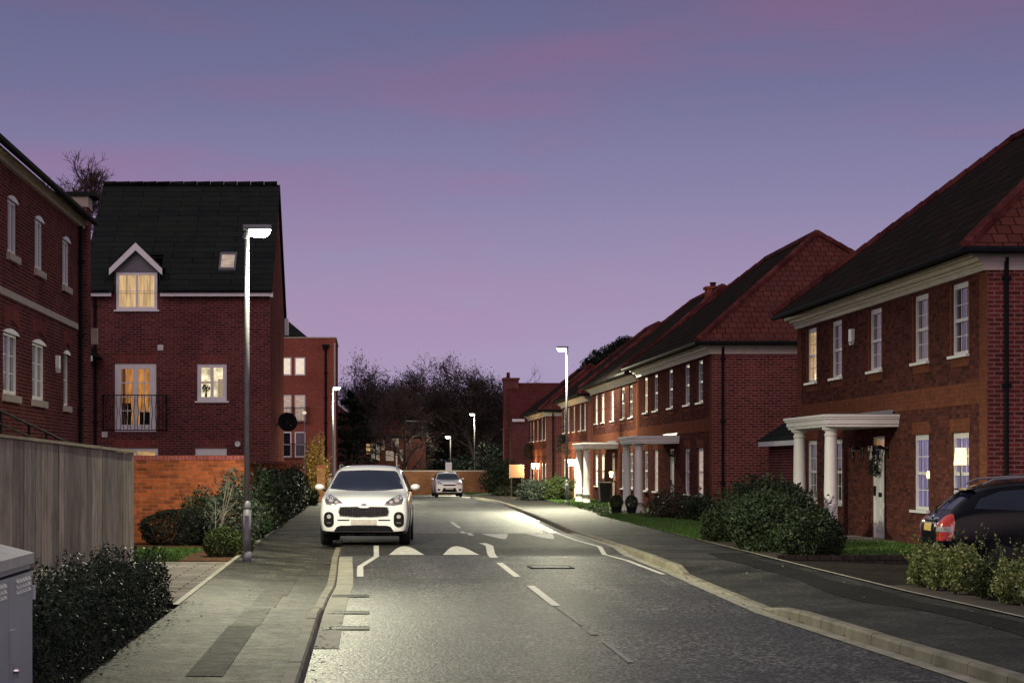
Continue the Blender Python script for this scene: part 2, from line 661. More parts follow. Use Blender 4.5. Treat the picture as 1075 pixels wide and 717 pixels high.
# soft banks of thin cloud stretched along the horizon
mp = N(nt, 'ShaderNodeMapping')
mp.inputs['Scale'].default_value = (2.2, 2.2, 13)
link(nt, tc, 'Generated', mp, 0)
cn = N(nt, 'ShaderNodeTexNoise')
cn.inputs['Scale'].default_value = 1.6
cn.inputs['Detail'].default_value = 4
cn.inputs['Roughness'].default_value = .5
link(nt, mp, 0, cn, 0)
base = ramp(nt, [(0, (.395, .315, .520)), (.12, (.395, .330, .520)), (.20, (.342, .282, .468)), (.30, (.246, .220, .402)), (.41, (.166, .160, .316)), (.52, (.126, .122, .258)), (.75, (.25, .25, .28)), (1, (.26, .26, .285))])
link(nt, mr, 0, base, 0)
pink = ramp(nt, [(0, (.395, .310, .500)), (.12, (.408, .310, .498)), (.20, (.374, .260, .440)), (.30, (.300, .192, .370)), (.41, (.225, .146, .300)), (.52, (.185, .120, .240)), (.75, (.25, .24, .28)), (1, (.26, .25, .285))])
link(nt, mr, 0, pink, 0)
cr = ramp(nt, [(.45, (0,) * 3), (.62, (1,) * 3)])
link(nt, cn, 0, cr, 0)
mx = N(nt, 'ShaderNodeMix', data_type='RGBA')
link(nt, cr, 0, mx, 0)
link(nt, base, 0, mx, 6)
link(nt, pink, 0, mx, 7)
sky = N(nt, 'ShaderNodeTexSky')
sky.sky_type = 'NISHITA'
sky.sun_disc = False
sky.sun_elevation = R(1.0)
sky.sun_rotation = R(170)
sk = N(nt, 'ShaderNodeMix', data_type='RGBA', blend_type='ADD')
sk.inputs[0].default_value = .012
link(nt, mx, 2, sk, 6)
link(nt, sky, 0, sk, 7)
link(nt, sk, 2, bg, 0)
bg.inputs[1].default_value = 0.95

sun = bpy.data.lights.new('afterglow', 'SUN')
sun.energy = .56
sun.angle = R(35)
sun.color = (1, .70, .72)
so = bpy.data.objects.new('afterglow', sun)
COL.objects.link(so)
so.rotation_euler = Vector((.12, 1, -.42)).to_track_quat('-Z', 'Y').to_euler()

sc.view_settings.view_transform = 'Standard'
sc.view_settings.look = 'None'
sc.view_settings.exposure = 0
sc.view_settings.gamma = 1
sc.view_settings.use_curve_mapping = False
sc.render.engine = 'CYCLES'
sc.cycles.use_denoising = True
sc.cycles.denoising_prefilter = 'ACCURATE'
sc.cycles.denoising_input_passes = 'RGB_ALBEDO_NORMAL'
sc.cycles.max_bounces = 6
sc.cycles.diffuse_bounces = 3
sc.cycles.glossy_bounces = 3
sc.cycles.sample_clamp_indirect = 4
sc.cycles.caustics_reflective = False
sc.cycles.caustics_refractive = False

# ------------------------------------------------------------------ ground, road, paths
def hump(Y):
    return .075 * (sstep(37.6, 39.6, Y) - sstep(47.4, 49.4, Y))


RK = [(0, 4.95), (15, 4.87), (23, 4.62), (31, 4.85), (38, 5.0), (48, 4.95), (62, 5.3), (75, 5.6), (90, 5.85), (110, 6.1), (122, 6.3), (128, 7.2), (134, 9.5), (138, 13), (140, 60)]
RB = [(0, 6.8), (20, 6.77), (25, 6.7), (32, 6.8), (41, 6.95), (60, 7.3), (77, 7.95), (95, 8.3), (120, 8.6), (126, 9.4), (134, 13)]
LK = [(0, -.49), (22, -.50), (25, -.48), (28, -.43), (31, -.45), (36, -.5), (100, -.5), (126, -.7), (130, -2.5), (134, -8)]
LB = [(0, -2.05), (23, -2.12), (33, -2.18), (60, -2.25), (100, -2.3), (126, -2.4), (130, -4), (134, -9)]
rk = lambda Y: lerp_tab(RK, Y)
rb = lambda Y: lerp_tab(RB, Y)
lk = lambda Y: lerp_tab(LK, Y)
lb = lambda Y: lerp_tab(LB, Y)
rkh = lambda Y: .115 - .09 * (sstep(22.2, 23.3, Y) - sstep(30.6, 31.6, Y))
lkh = lambda Y: .115 - .085 * (sstep(22.3, 23.0, Y) - sstep(44, 45, Y))


def strip(mb, fa, fb, za, zb_, Y0, Y1, step=1.0, div=1):
    n = max(1, int(round((Y1 - Y0) / step)))
    for i in range(n):
        a, c = Y0 + (Y1 - Y0) * i / n, Y0 + (Y1 - Y0) * (i + 1) / n
        for j in range(div):
            def pt(Y, q):
                t = q / div
                return (fa(Y) * (1 - t) + fb(Y) * t, Y, za(Y) * (1 - t) + zb_(Y) * t)
            mb.poly([pt(a, j), pt(a, j + 1), pt(c, j + 1), pt(c, j)])
    return mb


K = lambda v: (lambda Y: v)
mb = MB()
ys = [-30, 0, 40, 80, 95, 110, 125, 140, 155, 400, 1500]
xs = [-1200, -60, -20, -9, 0, 9, 20, 60, 1200]
for a, c in zip(ys, ys[1:]):
    for d, e in zip(xs, xs[1:]):
        mb.poly([(d, a, zg(a) - .03), (e, a, zg(a) - .03), (e, c, zg(c) - .03), (d, c, zg(c) - .03)])
struct('ground', mb, 'ground_soil')
mb = strip(MB(), lk, rk, lambda Y: zg(Y) + hump(Y), lambda Y: zg(Y) + hump(Y), -6, 126, .5)
strip(mb, K(-60), K(60), zg, zg, 126, 149, 4)
struct('road', mb, 'road_asphalt')
mb = strip(MB(), lambda Y: lk(Y) + .01, lambda Y: rk(Y) - .01, lambda Y: hump(Y) + .004, lambda Y: hump(Y) + .004, 37.6, 49.4, .25)
struct('road_hump', mb, 'hump_asphalt')


def path(name, inner, outer, ih, oh, mat, Y0, Y1):
    mb = strip(MB(), inner, outer, ih, oh, Y0, Y1, .5, 2)
    return struct(name, mb, mat)


path('pavement', lambda Y: lk(Y) - .12, lb, lambda Y: zg(Y) + lkh(Y) - .004, lambda Y: zg(Y) + .12, 'path_asphalt', -6, 134)
path('right_pavement', lambda Y: rk(Y) + .12, rb, lambda Y: zg(Y) + rkh(Y) - .004, lambda Y: zg(Y) + .12, 'right_path_asphalt', -6, 134)
mb = MB()
for x0, x1, y0, y1 in ((-1.36, -1.08, 15, 19.7), (-1.33, -1.0, 25.2, 33.8), (-1.34, -1.06, 19.7, 25.2)):
    def zz(Y, x):
        t = (x - (lk(Y) - .12)) / (lb(Y) - lk(Y) + .12)
        return (lkh(Y) - .004) * (1 - t) + .12 * t + .006
    st = y0
    while st < y1 - .01:
        e = min(y1, st + .6)
        mb.poly([(x0, st, zz(st, x0)), (x1, st, zz(st, x1)), (x1, e, zz(e, x1)), (x0, e, zz(e, x0))])
        st = e
    if y0 == 15:
        struct('pavement_trench_patch', mb, 'trench_asphalt'); mb = MB()
struct('pavement_trench_seam', mb, 'seam_asphalt')
def rz_(Y, x):
    t = (x - rk(Y) - .12) / (rb(Y) - rk(Y) - .12)
    return (rkh(Y) - .004) * (1 - t) + .12 * t + .006


mb = strip(MB(), lambda Y: rb(Y) - .75 + .1 * math.sin(Y * .7), lambda Y: rb(Y) - .25 + .06 * math.sin(Y * 1.3), lambda Y: rz_(Y, rb(Y) - .75 + .1 * math.sin(Y * .7)), lambda Y: rz_(Y, rb(Y) - .25 + .06 * math.sin(Y * 1.3)), 18, 36, .5)
struct('right_pavement_patch', mb, 'trench_asphalt')


def kerb(name, line, hf, side, Y0, Y1):
    mb = MB()
    Y = Y0
    while Y < Y1:
        c = min(Y1, Y + .915)
        a, b2 = Y + .008, c - .008
        rings = []
        jz = rnd.uniform(-.004, .004)
        for q in (a, b2):
            x = line(q); h = hf(q) + zg(q) + jz; z0 = zg(q) - .05
            rings.append([(x, q, z0), (x + side * .012, q, h - .025), (x + side * .03, q, h), (x + side * .125, q, h), (x + side * .125, q, z0)])
        mb.tube_ring(rings)
        Y = c
    return struct(name, mb, 'kerb_concrete')


kerb('kerb', lk, lkh, -1, -4, 128)
kerb('right_kerb', rk, rkh, 1, -4, 136)
mb = strip(MB(), lk, lambda Y: lk(Y) + .24, lambda Y: .006 + hump(Y), lambda Y: .006 + hump(Y), 18.5, 37, .5)
struct('gutter_channel', mb, 'concrete')
mb = strip(MB(), lambda Y: rk(Y) - .16, rk, lambda Y: .006 + hump(Y) * 1.05, lambda Y: .006 + hump(Y) * 1.05, 10, 60, .5)
struct('right_gutter_channel', mb, 'concrete')
# back edging of the paths
mb = strip(MB(), lambda Y: lb(Y) - .07, lambda Y: lb(Y), K(.135), K(.135), 22.5, 60, 1)
strip(mb, lambda Y: lb(Y), lambda Y: lb(Y) + .001, K(.135), K(.1), 22.5, 60, 1)
struct('path_edging', mb, 'concrete')
mb = strip(MB(), lambda Y: rb(Y), lambda Y: rb(Y) + .06, lambda Y: .135 + zg(Y), lambda Y: .135 + zg(Y), 14, 100, 1)
struct('right_path_edging', mb, 'concrete')

# painted markings
mk = MB()


def line_mark(pts, wid, z=.008, mbx=None):
    mbx = mbx if mbx is not None else mk
    pts = [Vector((p[0], p[1], 0)) for p in pts]
    fine = []
    for a, c in zip(pts, pts[1:]):
        k = max(1, int((c - a).length / .4))
        fine += [a.lerp(c, i / k) for i in range(k)]
    fine.append(pts[-1])
    prev = None
    for i, p in enumerate(fine):
        d = (fine[min(i + 1, len(fine) - 1)] - fine[max(0, i - 1)]).normalized()
        nn = Vector((-d.y, d.x, 0)) * wid / 2
        zz = zg(p.y) + hump(p.y) + z
        cur = (p + nn + Vector((0, 0, zz)), p - nn + Vector((0, 0, zz)))
        if prev:
            mbx.poly([prev[0], prev[1], cur[1], cur[0]])
        prev = cur


for a, c in ((24.1, 28.1), (30.3, 34.7)):
    line_mark([(2.28, a), (2.30, c)], .11)
line_mark([(2.33, 36.6), (2.37, 38.2), (2.46, 40.2), (2.40, 41.5)], .15)
line_mark([(2.42, 46.0), (2.42, 51.0)], .11)
line_mark([(2.5, 53.8), (2.52, 59.5)], .11)
line_mark([(-.10, 30.4), (-.11, 33.4), (.18, 37.1), (.19, 40.2)], .10)
line_mark([(4.60, 31.0), (4.62, 35.5), (4.50, 37.9), (4.62, 39.8), (4.50, 43), (4.55, 52)], .09)
struct('road_marking', mk, 'road_paint')
mk = MB()
line_mark([(2.27, 17.2), (2.28, 19.2)], .05); line_mark([(2.28, 20.0), (2.28, 20.5)], .07); line_mark([(2.28, 21.2), (2.28, 23.9)], .045)
struct('worn_road_marking', mk, 'old_paint_line')


def hump_tri(xc, wd, y0, y1, flip):
    m2 = MB()
    pr = []
    for i in range(13):
        t = i / 12
        half = wd / 2 * (1 - t) ** .75
        Y = y0 + (y1 - y0) * t if not flip else y1 - (y1 - y0) * t
        pr.append((half, Y))
    for (ha, ya), (hb, yb) in zip(pr, pr[1:]):
        m2.poly([(xc - ha, ya, hump(ya) + .009), (xc + ha, ya, hump(ya) + .009), (xc + hb, yb, hump(yb) + .009), (xc - hb, yb, hump(yb) + .009)])
    struct('hump_triangle_marking', m2, 'road_paint')


hump_tri(.75, .68, 37.7, 39.9, False)
hump_tri(1.78, .70, 37.7, 39.9, False)
hump_tri(3.0, .62, 43.6, 47.0, True)
hump_tri(4.05, .62, 43.6, 47.0, True)
mk = MB()
line_mark([(2.5, 37.55), (4.75, 37.55)], .12, .010, mk)
struct('hump_edge_line', mk, 'old_paint_line')

# gully grates and manhole cover set in the road
GG = 'drain gratings in the gutter beside the left kerb'
for i, (yy, lab) in enumerate(((20.8, 'iron drain grating in the gutter, closest to where the raised kerb begins'),
                               (23.0, 'iron drain grating in the gutter, middle one of three in a row'),
                               (25.9, 'iron drain grating in the gutter, the one closest to the white car'))):
    t = thing('drain_grating', lab, 'drain', (-.21, yy, .0035), 0, GG)
    mb = MB().box(-.22, -.2, -.02, .22, .2, .004)
    mb.build('pit', 'black_iron', t)
    mb = MB()
    mb.box(-.24, -.22, .0, -.205, .22, .008).box(.205, -.22, 0, .24, .22, .008)
    mb.box(-.20, -.22, 0, .20, -.19, .008).box(-.20, .19, 0, .20, .22, .008)
    mb.build('frame', 'black_iron', t)
    mb = MB()
    for k in range(7):
        mb.box(-.19 + k * .058, -.185, .0042, -.165 + k * .058, .185, .0075)
    mb.build('bars', 'black_iron', t)
t = thing('manhole_cover', 'worn square metal manhole cover in the lane right of centre line', 'manhole cover', (3.05, 33.2, .006))
mb = MB().box(-.30, -.33, -.02, .30, .33, .006); mb.build('plate', 'galvanised', t)
mb = MB()
mb.box(-.36, -.39, -.02, -.305, .39, .010).box(.305, -.39, -.02, .36, .39, .010).box(-.30, -.39, -.02, .30, -.335, .010).box(-.30, .335, -.02, .30, .39, .010)
mb.build('frame', 'black_iron', t)
mb = MB()
mb.box(-.02, -.31, .0061, .02, .31, .011); mb.box(-.28, -.02, .0062, -.021, .02, .0112); mb.box(.021, -.02, .0062, .28, .02, .0112)
mb.build('ribs', 'galvanised', t)

# fallen leaves, scraps
rl = random.Random(3)


def litter(name, n, fx, Y0, Y1, z, mat, size):
    mb = MB()
    for i in range(n):
        Y = rl.uniform(Y0, Y1); x = fx(Y)
        s_ = size * rl.uniform(.5, 1.3); a = rl.uniform(0, 6.28)
        zz = z(Y) if callable(z) else z
        u = Vector((math.cos(a), math.sin(a), rl.uniform(-.15, .3))) * s_
        v = Vector((-math.sin(a), math.cos(a), rl.uniform(-.15, .3))) * s_ * .6
        c = Vector((x, Y, zz + .012))
        mb.poly([c - u, c - v * .8, c + u, c + v])
    o = mb.build(name, mat)
    o['kind'] = 'stuff'
    return o


litter('leaf_litter', 90, lambda Y: lk(Y) + abs(rl.gauss(0, .13)) + .02, 14.5, 21.5, .004, 'autumn_leaf', .022)
litter('leaf_litter', 260, lambda Y: lb(Y) + abs(rl.gauss(0, .14)), 13, 23, .125, 'autumn_leaf', .022)
litter('leaf_litter', 130, lambda Y: rb(Y) - abs(rl.gauss(0, .5)), 17, 60, .125, 'autumn_leaf', .022)
litter('leaf_litter', 160, lambda Y: rk(Y) - abs(rl.gauss(0, .1)), 15, 50, .008, 'autumn_leaf', .022)
litter('paper_litter', 26, lambda Y: rl.uniform(-1.9, -.8), 16, 26, .125, 'paper', .022)
litter('paper_litter', 14, lambda Y: rl.uniform(rk(Y) + .2, rb(Y) - .2), 18, 36, .125, 'paper', .02)


# ------------------------------------------------------------------ windows and walls
def win_meshes(key, wd, h, leaves, cols, rows, midrail=False, head=.09, fr=.06, sill=True, stone=False, bar=.018, transom=None):
    """meshes of one window, seen from -Y, bottom centre at the origin, wall face at y = 0"""
    if key in WIN:
        return WIN[key]
    f = MB()
    d0, d1 = .035, .12
    x0, x1 = -wd / 2, wd / 2
    f.box(x0, d0, 0, x0 + fr, d1, h).box(x1 - fr, d0, 0, x1, d1, h)
    f.box(x0 + fr, d0, h - head, x1 - fr, d1, h).box(x0 + fr, d0, 0, x1 - fr, d1, fr * 1.1)
    ix0, ix1, iz0, iz1 = x0 + fr, x1 - fr, fr * 1.1, h - head
    lw = (ix1 - ix0) / leaves
    for k in range(leaves):
        a, c = ix0 + k * lw, ix0 + (k + 1) * lw
        s_ = fr * .62
        g0, g1 = d0 + .012, d1 - .012
        if leaves > 1:
            f.box(a, g0 - .02, iz0, a + s_, g1, iz1).box(c - s_, g0 - .02, iz0, c, g1, iz1)
            f.box(a + s_, g0 - .02, iz1 - s_, c - s_, g1, iz1).box(a + s_, g0 - .02, iz0, c - s_, g1, iz0 + s_)
            a2, c2, b0, b1 = a + s_, c - s_, iz0 + s_, iz1 - s_
        else:
            a2, c2, b0, b1 = a, c, iz0, iz1
        if midrail:
            zm = (b0 + b1) / 2
            f.box(a2, g0 - .01, zm - .03, c2, g1, zm + .03)
        for i in range(1, cols):
            xx = a2 + (c2 - a2) * i / cols
            f.box(xx - bar / 2, g0 + .02, b0, xx + bar / 2, g1 - .005, b1)
        for j in range(1, rows):
            zz = b0 + (b1 - b0) * j / rows
            if midrail and abs(zz - (b0 + b1) / 2) < .05:
                continue
            f.box(a2, g0 + .0215, zz - bar / 2, c2, g1 - .0065, zz + bar / 2)
    p = MB()
    p.box(ix0, d1 - .045, iz0, ix1, d1 - .035, iz1)
    res = {'frame': f.mesh('window_frame', 'white_paint'), 'pane': p.mesh('window_pane', 'dark_pane'), 'h': h, 'w': wd}
    if sill:
        s_ = MB()
        if stone:
            s_.box(x0 - .1, -.07, -.14, x1 + .1, .11, 0)
        else:
            s_.box(x0 - .07, -.075, -.05, x1 + .07, .11, 0)
        res['sill'] = s_.mesh('window_sill', 'stone' if stone else 'white_paint')
    WIN[key] = res
    return res


WIN = {}


def place_window(res, parent, loc, rz, pane='dark_pane', label=None, room=None):
    o = put('window', res['frame'], parent, loc, rz)
    p = put('pane', res['pane'], o)
    p.material_slots[0].link = 'OBJECT'
    p.material_slots[0].material = MATS[pane]
    if 'sill' in res:
        put('sill', res['sill'], o)
    if label:
        o['label'] = label
    return o


def wall(mb, o, u, L, z0, z1, holes=(), nrm=None, depth=.12):
    """vertical wall from o along unit u, with rectangular openings (u0,u1,z0,z1) and their reveals going along -nrm"""
    o, u = Vector(o), Vector(u)
    us = sorted(set([0, L] + [v for h in holes for v in h[:2] if 0 < v < L]))
    zs = sorted(set([z0, z1] + [v for h in holes for v in h[2:4] if z0 < v < z1]))
    P = lambda a, z: o + u * a + Vector((0, 0, z))
    uvp = lambda a, z: (a, z)
    for a, c in zip(us, us[1:]):
        for e, g in zip(zs, zs[1:]):
            m_, n_ = (a + c) / 2, (e + g) / 2
            if any(h[0] < m_ < h[1] and h[2] < n_ < h[3] for h in holes):
                continue
            mb.poly([P(a, e), P(c, e), P(c, g), P(a, g)], [(a, e), (c, e), (c, g), (a, g)])
    if nrm:
        nv = Vector(nrm) * -depth
        for a, c, e, g in holes:
            for q in (((a, e), (a, g)), ((c, e), (c, g)), ((a, e), (c, e)), ((a, g), (c, g))):
                p0, p1 = P(*q[0]), P(*q[1])
                mb.poly([p0, p1, p1 + nv, p0 + nv])
    return mb


def hip_roof(parent, x0, x1, y0, y1, ze, pitch, tile, hip=True, hiptile='hip_tile', name='roof', gable_near=False, gable_far=False):
    """hipped roof with its ridge along Y"""
    h = (x1 - x0) / 2
    zr = ze + h * math.tan(pitch)
    xm = (x0 + x1) / 2
    ra = Vector((xm, y0 + h, zr)); rb_ = Vector((xm, y1 - h, zr))
    A, B, C, D = Vector((x0, y0, ze)), Vector((x1, y0, ze)), Vector((x1, y1, ze)), Vector((x0, y1, ze))
    mb = MB()
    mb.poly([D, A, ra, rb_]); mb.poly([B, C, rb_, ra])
    he = MB(); he.poly([A, B, ra]); he2 = MB().poly([C, D, rb_])
    t = Vector((0, 0, -.07))
    for p, q in ((A, B), (B, C), (C, D), (D, A)):
        mb.poly([p, q, q + t, p + t])
    mb.poly([A + t, B + t, C + t, D + t])
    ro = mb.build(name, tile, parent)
    he.build('hip_end', 'lit_hip_end_tile', ro); he2.build('hip_end', 'lit_hip_end_tile', ro)
    hb = MB()
    for p, q in ((A, ra), (B, ra), (C, rb_), (D, rb_), (ra, rb_)):
        L = (q - p).length
        k = max(1, int(L / .42))
        for i in range(k):
            a, c = p.lerp(q, i / k), p.lerp(q, (i + .97) / k)
            up = Vector((0, 0, .015))
            hb.tube([a + up, c + up * 1.6], [.105, .115], 6, True)
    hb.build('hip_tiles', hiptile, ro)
    return ro, zr


def gutter(parent, pts, r=.06, name='gutter'):
    mb = MB()
    mb.tube(pts, [r] * len(pts), 8, True)
    return mb.build(name, 'black_plastic', parent)


def pipe(parent, x, y, z0, z1, r=.04, name='downpipe', mat='black_plastic', hopper=False):
    mb = MB()
    mb.tube([(x, y, z0), (x, y, z1)], [r, r], 8, True)
    z = z0 + 1.2
    while z < z1 - .3:
        mb.box(x - r * 1.7, y - r * 1.15, z, x + r * 1.7, y + r * 1.5, z + .06)
        z += 1.8
    if hopper:
        mb.tube_ring([[(x + sx * w_, y + sy * w_ * .8, zz) for sx, sy in ((-1, -1), (1, -1), (1, 1), (-1, 1))] for w_, zz in ((.07, z1 - .05), (.26, z1 + .28), (.26, z1 + .42))])
    return mb.build(name, mat, parent)


UP = 'sash_upper'
W_UP = win_meshes('sash_upper', 1.0, 1.27, 1, 3, 4, True, .10)
W_LO = win_meshes('sash_lower', 1.0, 1.42, 1, 3, 4, True, .10)


def bowed_door(parent, x, y, z0, rz, wreath=False, fan=True):
    """front door with fanlight; faces local -Y turned by rz"""
    d = MB()
    d.box(-.42, .06, .0, .42, .11, 1.80)
    for a, c in ((-.34, -.04), (.04, .34)):
        for e, g in ((.15, .62), (.75, 1.68)):
            d.box(a, .045, e, c, .0595, g)
    do = d.build('door', 'white_paint', parent, loc=(x, y, z0), rz=rz)
    f = MB()
    f.box(-.50, .03, 0, -.425, .13, 2.08).box(.425, .03, 0, .50, .13, 2.08).box(-.425, .03, 2.02, .425, .13, 2.08).box(-.425, .03, 1.81, .425, .13, 1.86)
    f.build('door_frame', 'white_paint', do)
    g = MB(); g.box(-.42, .08, 1.862, .42, .09, 2.018); g.build('fanlight', 'fan_light' if fan else 'dark_pane', do)
    k = MB(); k.box(-.38, .0, .86, -.34, .044, 1.06).tube([(-.36, .0, 1.0), (-.26, -.01, 1.0)], [.012, .012], 6, True); k.build('handle', 'black_iron', do)
    k = MB(); k.box(-.1, .03, .84, .12, .044, .93); k.build('letterbox', 'black_iron', do)
    s_ = MB(); s_.box(-.62, -.35, -.12, .62, .12, -.005); s_.build('doorstep', 'concrete', do)
    return do


def column_mesh(h):
    mb = MB()
    r = .125
    prof = [(.185, 0), (.185, .05), (.15, .051), (.15, .34), (.165, .341), (.165, .37), (r * 1.08, .40), (r * 1.06, 1.0), (r * .93, h - .20), (r * .9, h - .18), (.13, h - .17), (.13, h - .14), (r * .9, h - .13), (r * .9, h - .09), (.15, h - .06), (.17, h - .055), (.17, h)]
    mb.lathe(prof, 24)
    return mb.mesh('column', 'column_paint', True)


COLM = {}


def portico(parent, L, proj, half, htop, canopy_lead=True):
    yc = L / 2
    z0 = htop - .24
    mb = MB()
    # plan with slightly stepped mouldings
    for k, (dz0, dz1, out) in enumerate(((0, .055, 0), (.055, .15, .03), (.15, .19, .06), (.19, .24, .085))):
        mb.box(-proj - out, yc - half - out, z0 + dz0, .002, yc + half + out, z0 + dz1)
    po = mb.build('portico', 'column_paint', parent)
    mb = MB(); mb.box(-proj + .1, yc - half + .1, htop + .001, .0, yc + half - .1, htop + .02)
    mb.poly([(-.05, yc - half + .3, htop + .02), (-.05, yc + half - .2, htop + .02), (.0, yc + half - .2, htop + .13), (.0, yc - half + .3, htop + .13)])
    mb.build('lead_flashing', 'lead', po)
    if 'c' not in COLM:
        COLM['c'] = column_mesh(z0 - .0)
    for s_ in (-1, 1):
        put('column', COLM['c'], po, (-proj + .17, yc + s_ * (half - .35), 0))
    mb = MB(); mb.box(-proj - .15, yc - half + .1, -.16, -.02, yc + half - .1, .0); mb.build('porch_floor', 'concrete', po)
    return po


def georgian(label, X, Y1, Y2, zb, panes=None, porch=True, depth=7.9, near_wall='side_brick', half_roof=None, group='brick houses with white columned porches along the right', upper_n=5, door_lit=False):
    L = Y2 - Y1
    t = thing('brick_house', label, 'house', (X, Y1, zb), 0, group)
    panes = panes or {}
    cs = [L / 2 + q for q in (-5.85, -3.38, 0, 3.38, 5.85)]
    if L < 14:
        cs = [L / 2 + q * L / 14.8 for q in (-5.85, -3.38, 0, 3.38, 5.85)]
    holes = []
    for i, c in enumerate(cs):
        holes.append((c - .5, c + .5, 3.43, 4.70))
        if i != 2:
            holes.append((c - .5, c + .5, .65, 2.07))
    yd = L / 2 - .2
    holes.append((yd - .5, yd + .5, .0, 2.08))
    mb = MB()
    wall(mb, (0, 0, 0), (0, 1, 0), L, -.35, 5.05, holes, (-1, 0, 0))
    mb.build('front_wall', 'field_brick', t)
    mb = MB()
    wall(mb, (0, 0, 0), (1, 0, 0), depth, -.35, 5.05)
    wall(mb, (0, L, 0), (1, 0, 0), depth, -.35, 5.05)
    wall(mb, (depth, 0, 0), (0, 1, 0), L, -.35, 5.05)
    mb.build('side_wall', near_wall, t)
    # smoother orange brickwork standing proud: corner strips, belt, aprons and flat arches
    mb = MB()
    p = -.012
    mb.box(p, 0.001, -.34, -.001, .42, 4.76).box(p, L - .42, -.34, -.001, L - .001, 4.76)
    mb.box(p, .422, 2.54, -.001, L - .422, 2.93)
    for i, c in enumerate(cs):
        mb.box(p, c - .55, 3.22, -.001, c + .55, 3.378)
        mb.box(p, c - .59, 3.38, -.001, c - .505, 4.7).box(p, c + .505, 3.38, -.001, c + .59, 4.7)
        if i != 2:
            mb.box(p, c - .60, 2.075, -.001, c + .60, 2.31)
    mb.build('brick_trim', 'trim_brick', t)
    # cornice along the front, returned along both ends
    mb = MB()
    for dz0, dz1, out in ((0, .09, .07), (.09, .14, .11), (.14, .21, .19), (.21, .28, .30)):
        mb.box(-out, -out * .45, 4.77 + dz0, -.0005, L + out * .45, 4.77 + dz1)
        mb.box(.0005, -out * .45, 4.77 + dz0, depth, -.002, 4.77 + dz1)
    mb.build('cornice', 'cornice_paint', t)
    hr = half_roof or 4.42
    ro, zr = hip_roof(t, -.5, -.5 + 2 * hr, -.45, L + .35, 5.13, R(39), 'shaded_moss_tile')
    gutter(t, [(-.53, -.48, 5.06), (-.53, L + .36, 5.06)])
    gutter(t, [(-.52, -.49, 5.06), (-.5 + 2 * hr, -.49, 5.06)])
    pipe(t, .30, -.06, -.2, 5.03)
    for i, c in enumerate(cs):
        place_window(W_UP, t, (0, c, 3.43), R(-90), panes.get(('u', i), 'net_pane' if i % 2 else 'dark_pane'))
        if i != 2:
            place_window(W_LO, t, (0, c, .65), R(-90), panes.get(('l', i), 'dark_pane' if i % 2 else 'net_pane'))
    bowed_door(t, 0, yd, 0.01, R(-90), fan=door_lit or X > 10.4)
    if porch:
        portico(t, L, 1.42, 1.78, 2.49)
    return t


GH = None
h1 = georgian('nearest red brick house on the right, black estate car parked beside it', 10.43, 33.6, 48.4, .20,
              {('u', 0): 'dark_pane', ('u', 1): 'blind_pane', ('u', 2): 'blind_pane', ('u', 3): 'blind_pane', ('u', 4): 'yellow_pane', ('l', 0): 'violet_pane', ('l', 1): 'violet_pane', ('l', 3): 'dark_pane', ('l', 4): 'net_pane'}, door_lit=True)
h2 = georgian('brick house with tall red hipped roof end, clipped bush balls before its porch', 10.0, 57.9, 73.7, .14,
              {('u', 4): 'yellow_pane', ('l', 3): 'dim_lit', ('l', 0): 'dim_lit'})
h3 = georgian('brick house in the row with a brick chimney on its ridge', 10.3, 76.0, 91.6, .12)
h4 = georgian('brick house behind the second street lamp, warm lamps lit beside its door', 10.45, 94.5, 107.0, -.05, porch=False)
h5 = georgian('small end brick house with lit wall lamps and low hipped roof', 10.3, 114.0, 127.0, -.28, porch=False, half_roof=3.3)
for o in (h1, h2, h3, h4, h5):
    pass
# chimney on the third house
ro3 = [c for c in h3.children if c.name.startswith('roof')][0]
mb = MB()
mb.box(3.62, 5.75, 7.4, 4.22, 6.4, 8.78).box(3.56, 5.69, 8.78, 4.28, 6.46, 8.88)
ch = mb.build('chimney', 'red_block_brick', ro3)
mb = MB(); mb.lathe([(.13, 8.88), (.11, 9.0), (.14, 9.01), (.14, 9.06)], 10, (3.9, 6.05, 0)); mb.build('chimney_pot', 'red_tile', ch)

# things fixed to the row of houses
def alarm_box(loc, rz, label, sz=(.26, .07, .34)):
    t = thing('alarm_box', label, 'alarm box', loc, rz)
    a, b_, c = sz
    mb = MB()
    mb.prism([(-a / 2, 0, c), (a / 2, 0, c), (a / 2, 0, c * .3), (a * .2, 0, 0), (-a * .2, 0, 0), (-a / 2, 0, c * .3)], (0, -b_, 0))
    mb.build('casing', 'white_paint', t)
    mb = MB(); mb.box(-a * .3, -b_ - .012, c * .10, a * .3, -b_ - .001, c * .22); mb.build('strobe', 'lead', t)


alarm_box((10.43, 42.9, 4.27), R(-90), 'white burglar alarm box between upper windows of the nearest right house')
alarm_box((10.3, 79.9, 4.2), R(-90), 'white alarm box high on the brick house with the ridge chimney')
alarm_box((-7.0, 45.1, 3.78), R(90), 'white alarm box beside arched windows on the left brick house', (.25, .08, .38))


